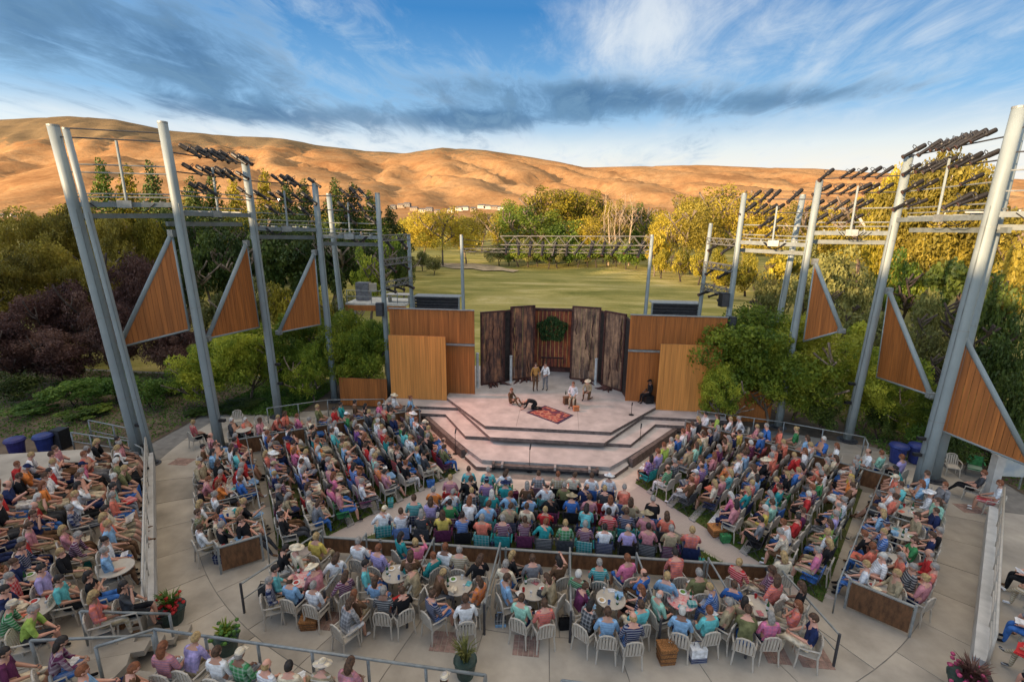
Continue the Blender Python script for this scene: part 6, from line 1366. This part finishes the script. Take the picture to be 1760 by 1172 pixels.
# planters
def planter(px, py, lab, z, r, mat, red=False, tall=.5, blades=70):
    p = at(px, py, z); t = thing('planter', lab, 'planter', p); MB().lathe([(r*.72, 0), (r, .42), (r*1.05, .44), (r*1.05, .48), (r*.9, .46)], p, 16).build('pot', M('pot_green', (.03, .055, .045), .5, .2, 4), t)
    q = random.Random(px); m = MB(); fl = []
    for i in range(blades):
        a = q.uniform(0, 6.28); L = q.uniform(.5, 1)*tall; s0 = p+Vector((math.cos(a)*r*.4*q.random(), math.sin(a)*r*.4*q.random(), .45)); o_ = Vector((math.cos(a), math.sin(a), 0)); sd = Vector((-o_.y, o_.x, 0))*.02
        k1 = s0+o_*L*.2+Vector((0, 0, L*.7)); k2 = s0+o_*L*.6+Vector((0, 0, L*.95)); m.add([s0-sd, s0+sd, k1+sd, k1-sd, k2], [(0, 1, 2, 3), (3, 2, 4)])
        if i % 3 == 0: c = s0+o_*q.uniform(0, r)+Vector((0, 0, q.uniform(.02, .3))); fl.append(c)
    m.build('leaves', mat, t); 
    for c in (fl if red else []): MB().ell(c, (.055, .055, .045), 6, 4).build('bloom', M('bloom_'+red, {'red': (.45, .02, .02), 'pinkish': (.35, .05, .12), 'green': (.06, .14, .02)}[red], .7, .3, 9), t)
planter(297, 1068, 'potted plant with red flowers at the corner of the left terrace', G, .36, LG['shrub'], 'red', .55, 110); planter(392, 1118, 'low green pot plant behind the railing nearest the camera', G, .3, LG['near'], 'green', .4, 90); planter(800, 1160, 'spiky grass in a pot at the corner of the nearest railing', G, .28, LG['olive'], False, .6, 45); planter(1660, 1195, 'dark red leaved pot plant at the bottom right', G, .42, LG['plum'], 'pinkish', .55, 120)
# hanging wreath ball in front of the red doorway
def wreath():
    t = thing('hanging_greenery', 'round ball of dark green leaves hung before the red doorway', 'wreath', (-.05, 32.15, 3.0)); m = MB(); q = random.Random(4)
    for i in range(2600):
        d = Vector((q.gauss(0, 1), q.gauss(0, .5), q.gauss(0, 1))).normalized(); r = .95*(1-abs(q.gauss(0, .28))); 
        c = Vector((-.05, 32.0, 3.0))+Vector((d.x*r*1.05, d.y*r*.35, d.z*r*.9))*(1+.12*math.sin(5*math.atan2(d.z, d.x))); a = Vector((q.gauss(0, 1), q.gauss(0, 1), q.gauss(0, 1))).normalized()*.06; b = a.cross(Vector((q.gauss(0, 1), q.gauss(0, 1), q.gauss(0, 1)))).normalized()*.035
        m.add([c-a, c+b, c+a, c-b], [(0, 1, 2, 3)])
    m.build('leaves', leafmat('leaf_wreath', (.012, .035, .012), (.03, .075, .022), (.07, .13, .04), .2), t)
    m = MB(); 
    for k in range(5): a = k*1.25; m.tube([(-.05, 32.25, 3), (-.05+math.cos(a)*.5, 32.15, 3+math.sin(a)*.5)], .03, 5)
    m.build('twigs', bark_d, t)
wreath()
# grass blades where the lawn shows
def blades(name, label, areas, n, h=.07):
    rr = np.random.RandomState(3); pts = []
    for tri in areas:
        A, B, D = [np.array(t[:2]) for t in tri]; k = int(n/len(areas)); u, v = rr.rand(k), rr.rand(k); f = u+v > 1; u[f] = 1-u[f]; v[f] = 1-v[f]; pts.append(A+(B-A)*u[:, None]+(D-A)*v[:, None])
    Pq = np.concatenate(pts); n = len(Pq); a = rr.rand(n)*6.28; w = .012; L = h*(.5+rr.rand(n)); V = np.zeros((n, 3, 3)); dx, dy = np.cos(a)*w, np.sin(a)*w
    V[:, 0] = np.stack([Pq[:, 0]-dx, Pq[:, 1]-dy, np.full(n, G+.015)], 1); V[:, 1] = np.stack([Pq[:, 0]+dx, Pq[:, 1]+dy, np.full(n, G+.015)], 1); V[:, 2] = np.stack([Pq[:, 0]+rr.normal(size=n)*.03, Pq[:, 1]+rr.normal(size=n)*.03, G+.015+L], 1)
    me = bpy.data.meshes.new(name); me.vertices.add(3*n); me.vertices.foreach_set('co', V.ravel()); me.loops.add(3*n); me.loops.foreach_set('vertex_index', np.arange(3*n, dtype=np.int32)); me.polygons.add(n); me.polygons.foreach_set('loop_start', np.arange(0, 3*n, 3, dtype=np.int32)); me.polygons.foreach_set('loop_total', np.full(n, 3, dtype=np.int32)); me.update(calc_edges=True); me.validate(); me.materials.append(LG['shrub'])
    o = bpy.data.objects.new(name, me); C.objects.link(o); tag(o, label, 'grass', None, 'stuff')
ar = [((-2.75, 17.9), (2.75, 17.9), (6.9, 13.9)), ((-2.75, 17.9), (6.9, 13.9), (-6.9, 13.9))]
for s in (-1, 1):
    q = [side_pt(s, .25, cA+.15), side_pt(s, .25, cB-.05), side_pt(s, 3.5, cB-.05), side_pt(s, 3.5, cA+.15)]; ar += [(q[0], q[1], q[2]), (q[0], q[2], q[3])]
blades('grass', 'short green lawn grass between the audience rows', ar, 60000)

nb_ = 0
for p in PEOPLE[:NIND]:
    if p.where[0] == 'x' or R_.random() > .30 or p.where[0] == 'front box': continue
    col = R_.choice(['navy', 'red', 'cream', 'teal', 'black', 'white', 'green', 'blue', 'plum', 'khaki']); w = Vector((math.cos(p.face), math.sin(p.face)))*R_.choice([-.38, .38])+Vector((-math.sin(p.face), math.cos(p.face)))*R_.uniform(-.1, .35); q = Vector((p.x+w.x, p.y+w.y, p.z))
    t = thing('tote_bag', ' '.join(('%s bag beside the seat %s' % (col, whereword(p.where))).split()[:16]), 'bag', q, R_.uniform(0, 3), 'bags of the spectators')
    MB().box((0, 0, .15), (.34, .22, .28), 0, 0, 0, 0, .8).build('body', CM_[col], t, world=False); MB().tube([(-.1, 0, .28), (-.06, 0, .42), (.06, 0, .42), (.1, 0, .28)], .012, 5).build('handle', CM_['brown'], t, world=False)
def cover(name, label, rects, n, mat, s0=.055):
    rr = np.random.RandomState(9); Ps = []
    for x0, x1, y0, y1 in rects: k = n//len(rects); Ps.append(np.stack([rr.uniform(x0, x1, k), rr.uniform(y0, y1, k), np.zeros(k)], 1))
    Pq = np.concatenate(Ps); k = len(Pq); hh = np.array([.10+.45*max(0, fbm(a, b, 2.2, 3)) for a, b, _ in Pq]); Pq[:, 2] = G+.03+rr.rand(k)*hh
    a = rr.normal(size=(k, 3)); a /= np.linalg.norm(a, axis=1)[:, None]; b = np.cross(a, rr.normal(size=(k, 3))); b /= np.linalg.norm(b, axis=1)[:, None]; s_ = s0*rr.uniform(.6, 1.4, k)[:, None]
    V = np.stack([Pq-a*s_, Pq+b*s_*.6, Pq+a*s_, Pq-b*s_*.6], 1).reshape(-1, 3); me = bpy.data.meshes.new(name); me.vertices.add(4*k); me.vertices.foreach_set('co', V.ravel()); me.loops.add(4*k); me.loops.foreach_set('vertex_index', np.arange(4*k, dtype=np.int32)); me.polygons.add(k)
    me.polygons.foreach_set('loop_start', np.arange(0, 4*k, 4, dtype=np.int32)); me.polygons.foreach_set('loop_total', np.full(k, 4, dtype=np.int32)); me.update(calc_edges=True); me.validate(); me.materials.append(LG[mat]); o = bpy.data.objects.new(name, me); C.objects.link(o); tag(o, label, 'ground cover', None, 'stuff')
cover('ground_cover', 'low green ground cover in the planting beds beside the poles', [(-38, -19.6, 20.2, 31), (-19.4, -14.2, 24.6, 31), (16.3, 30, 23.2, 31.3), (20, 36, 20, 31)], 70000, 'shrub')

# paper programmes and towels on laps
for p in PEOPLE[:NIND]:
    if p.where[0] == 'x' or R_.random() > .22: continue
    f = Vector((-math.sin(p.face), math.cos(p.face), 0)); k = R_.random(); col = 'white' if k < .6 else R_.choice(['coral', 'light blue', 'cream', 'navy', 'red'])
    q = Vector((p.x, p.y, p.z+.64*p.sc))+f*.30*p.sc; o = MB().box((0, 0, 0), (.24, .17, .006), 0, 0, .12).box((0, .02, .012), (.20, .14, .006), .2, 0, .1).build('programme' if k < .6 else 'towel', CM_[col], None); o.location = q; o.rotation_euler = (R_.uniform(-.2, .3), R_.uniform(-.2, .2), p.face+R_.uniform(-.5, .5))
    if k >= .6: o.scale = (1.9, 1.8, 2.5)
    tag(o, ' '.join(('%s %s on the lap, %s' % (col, 'paper' if k < .6 else 'towel', whereword(p.where))).split()[:16]), 'paper' if k < .6 else 'towel', 'papers and towels on laps')
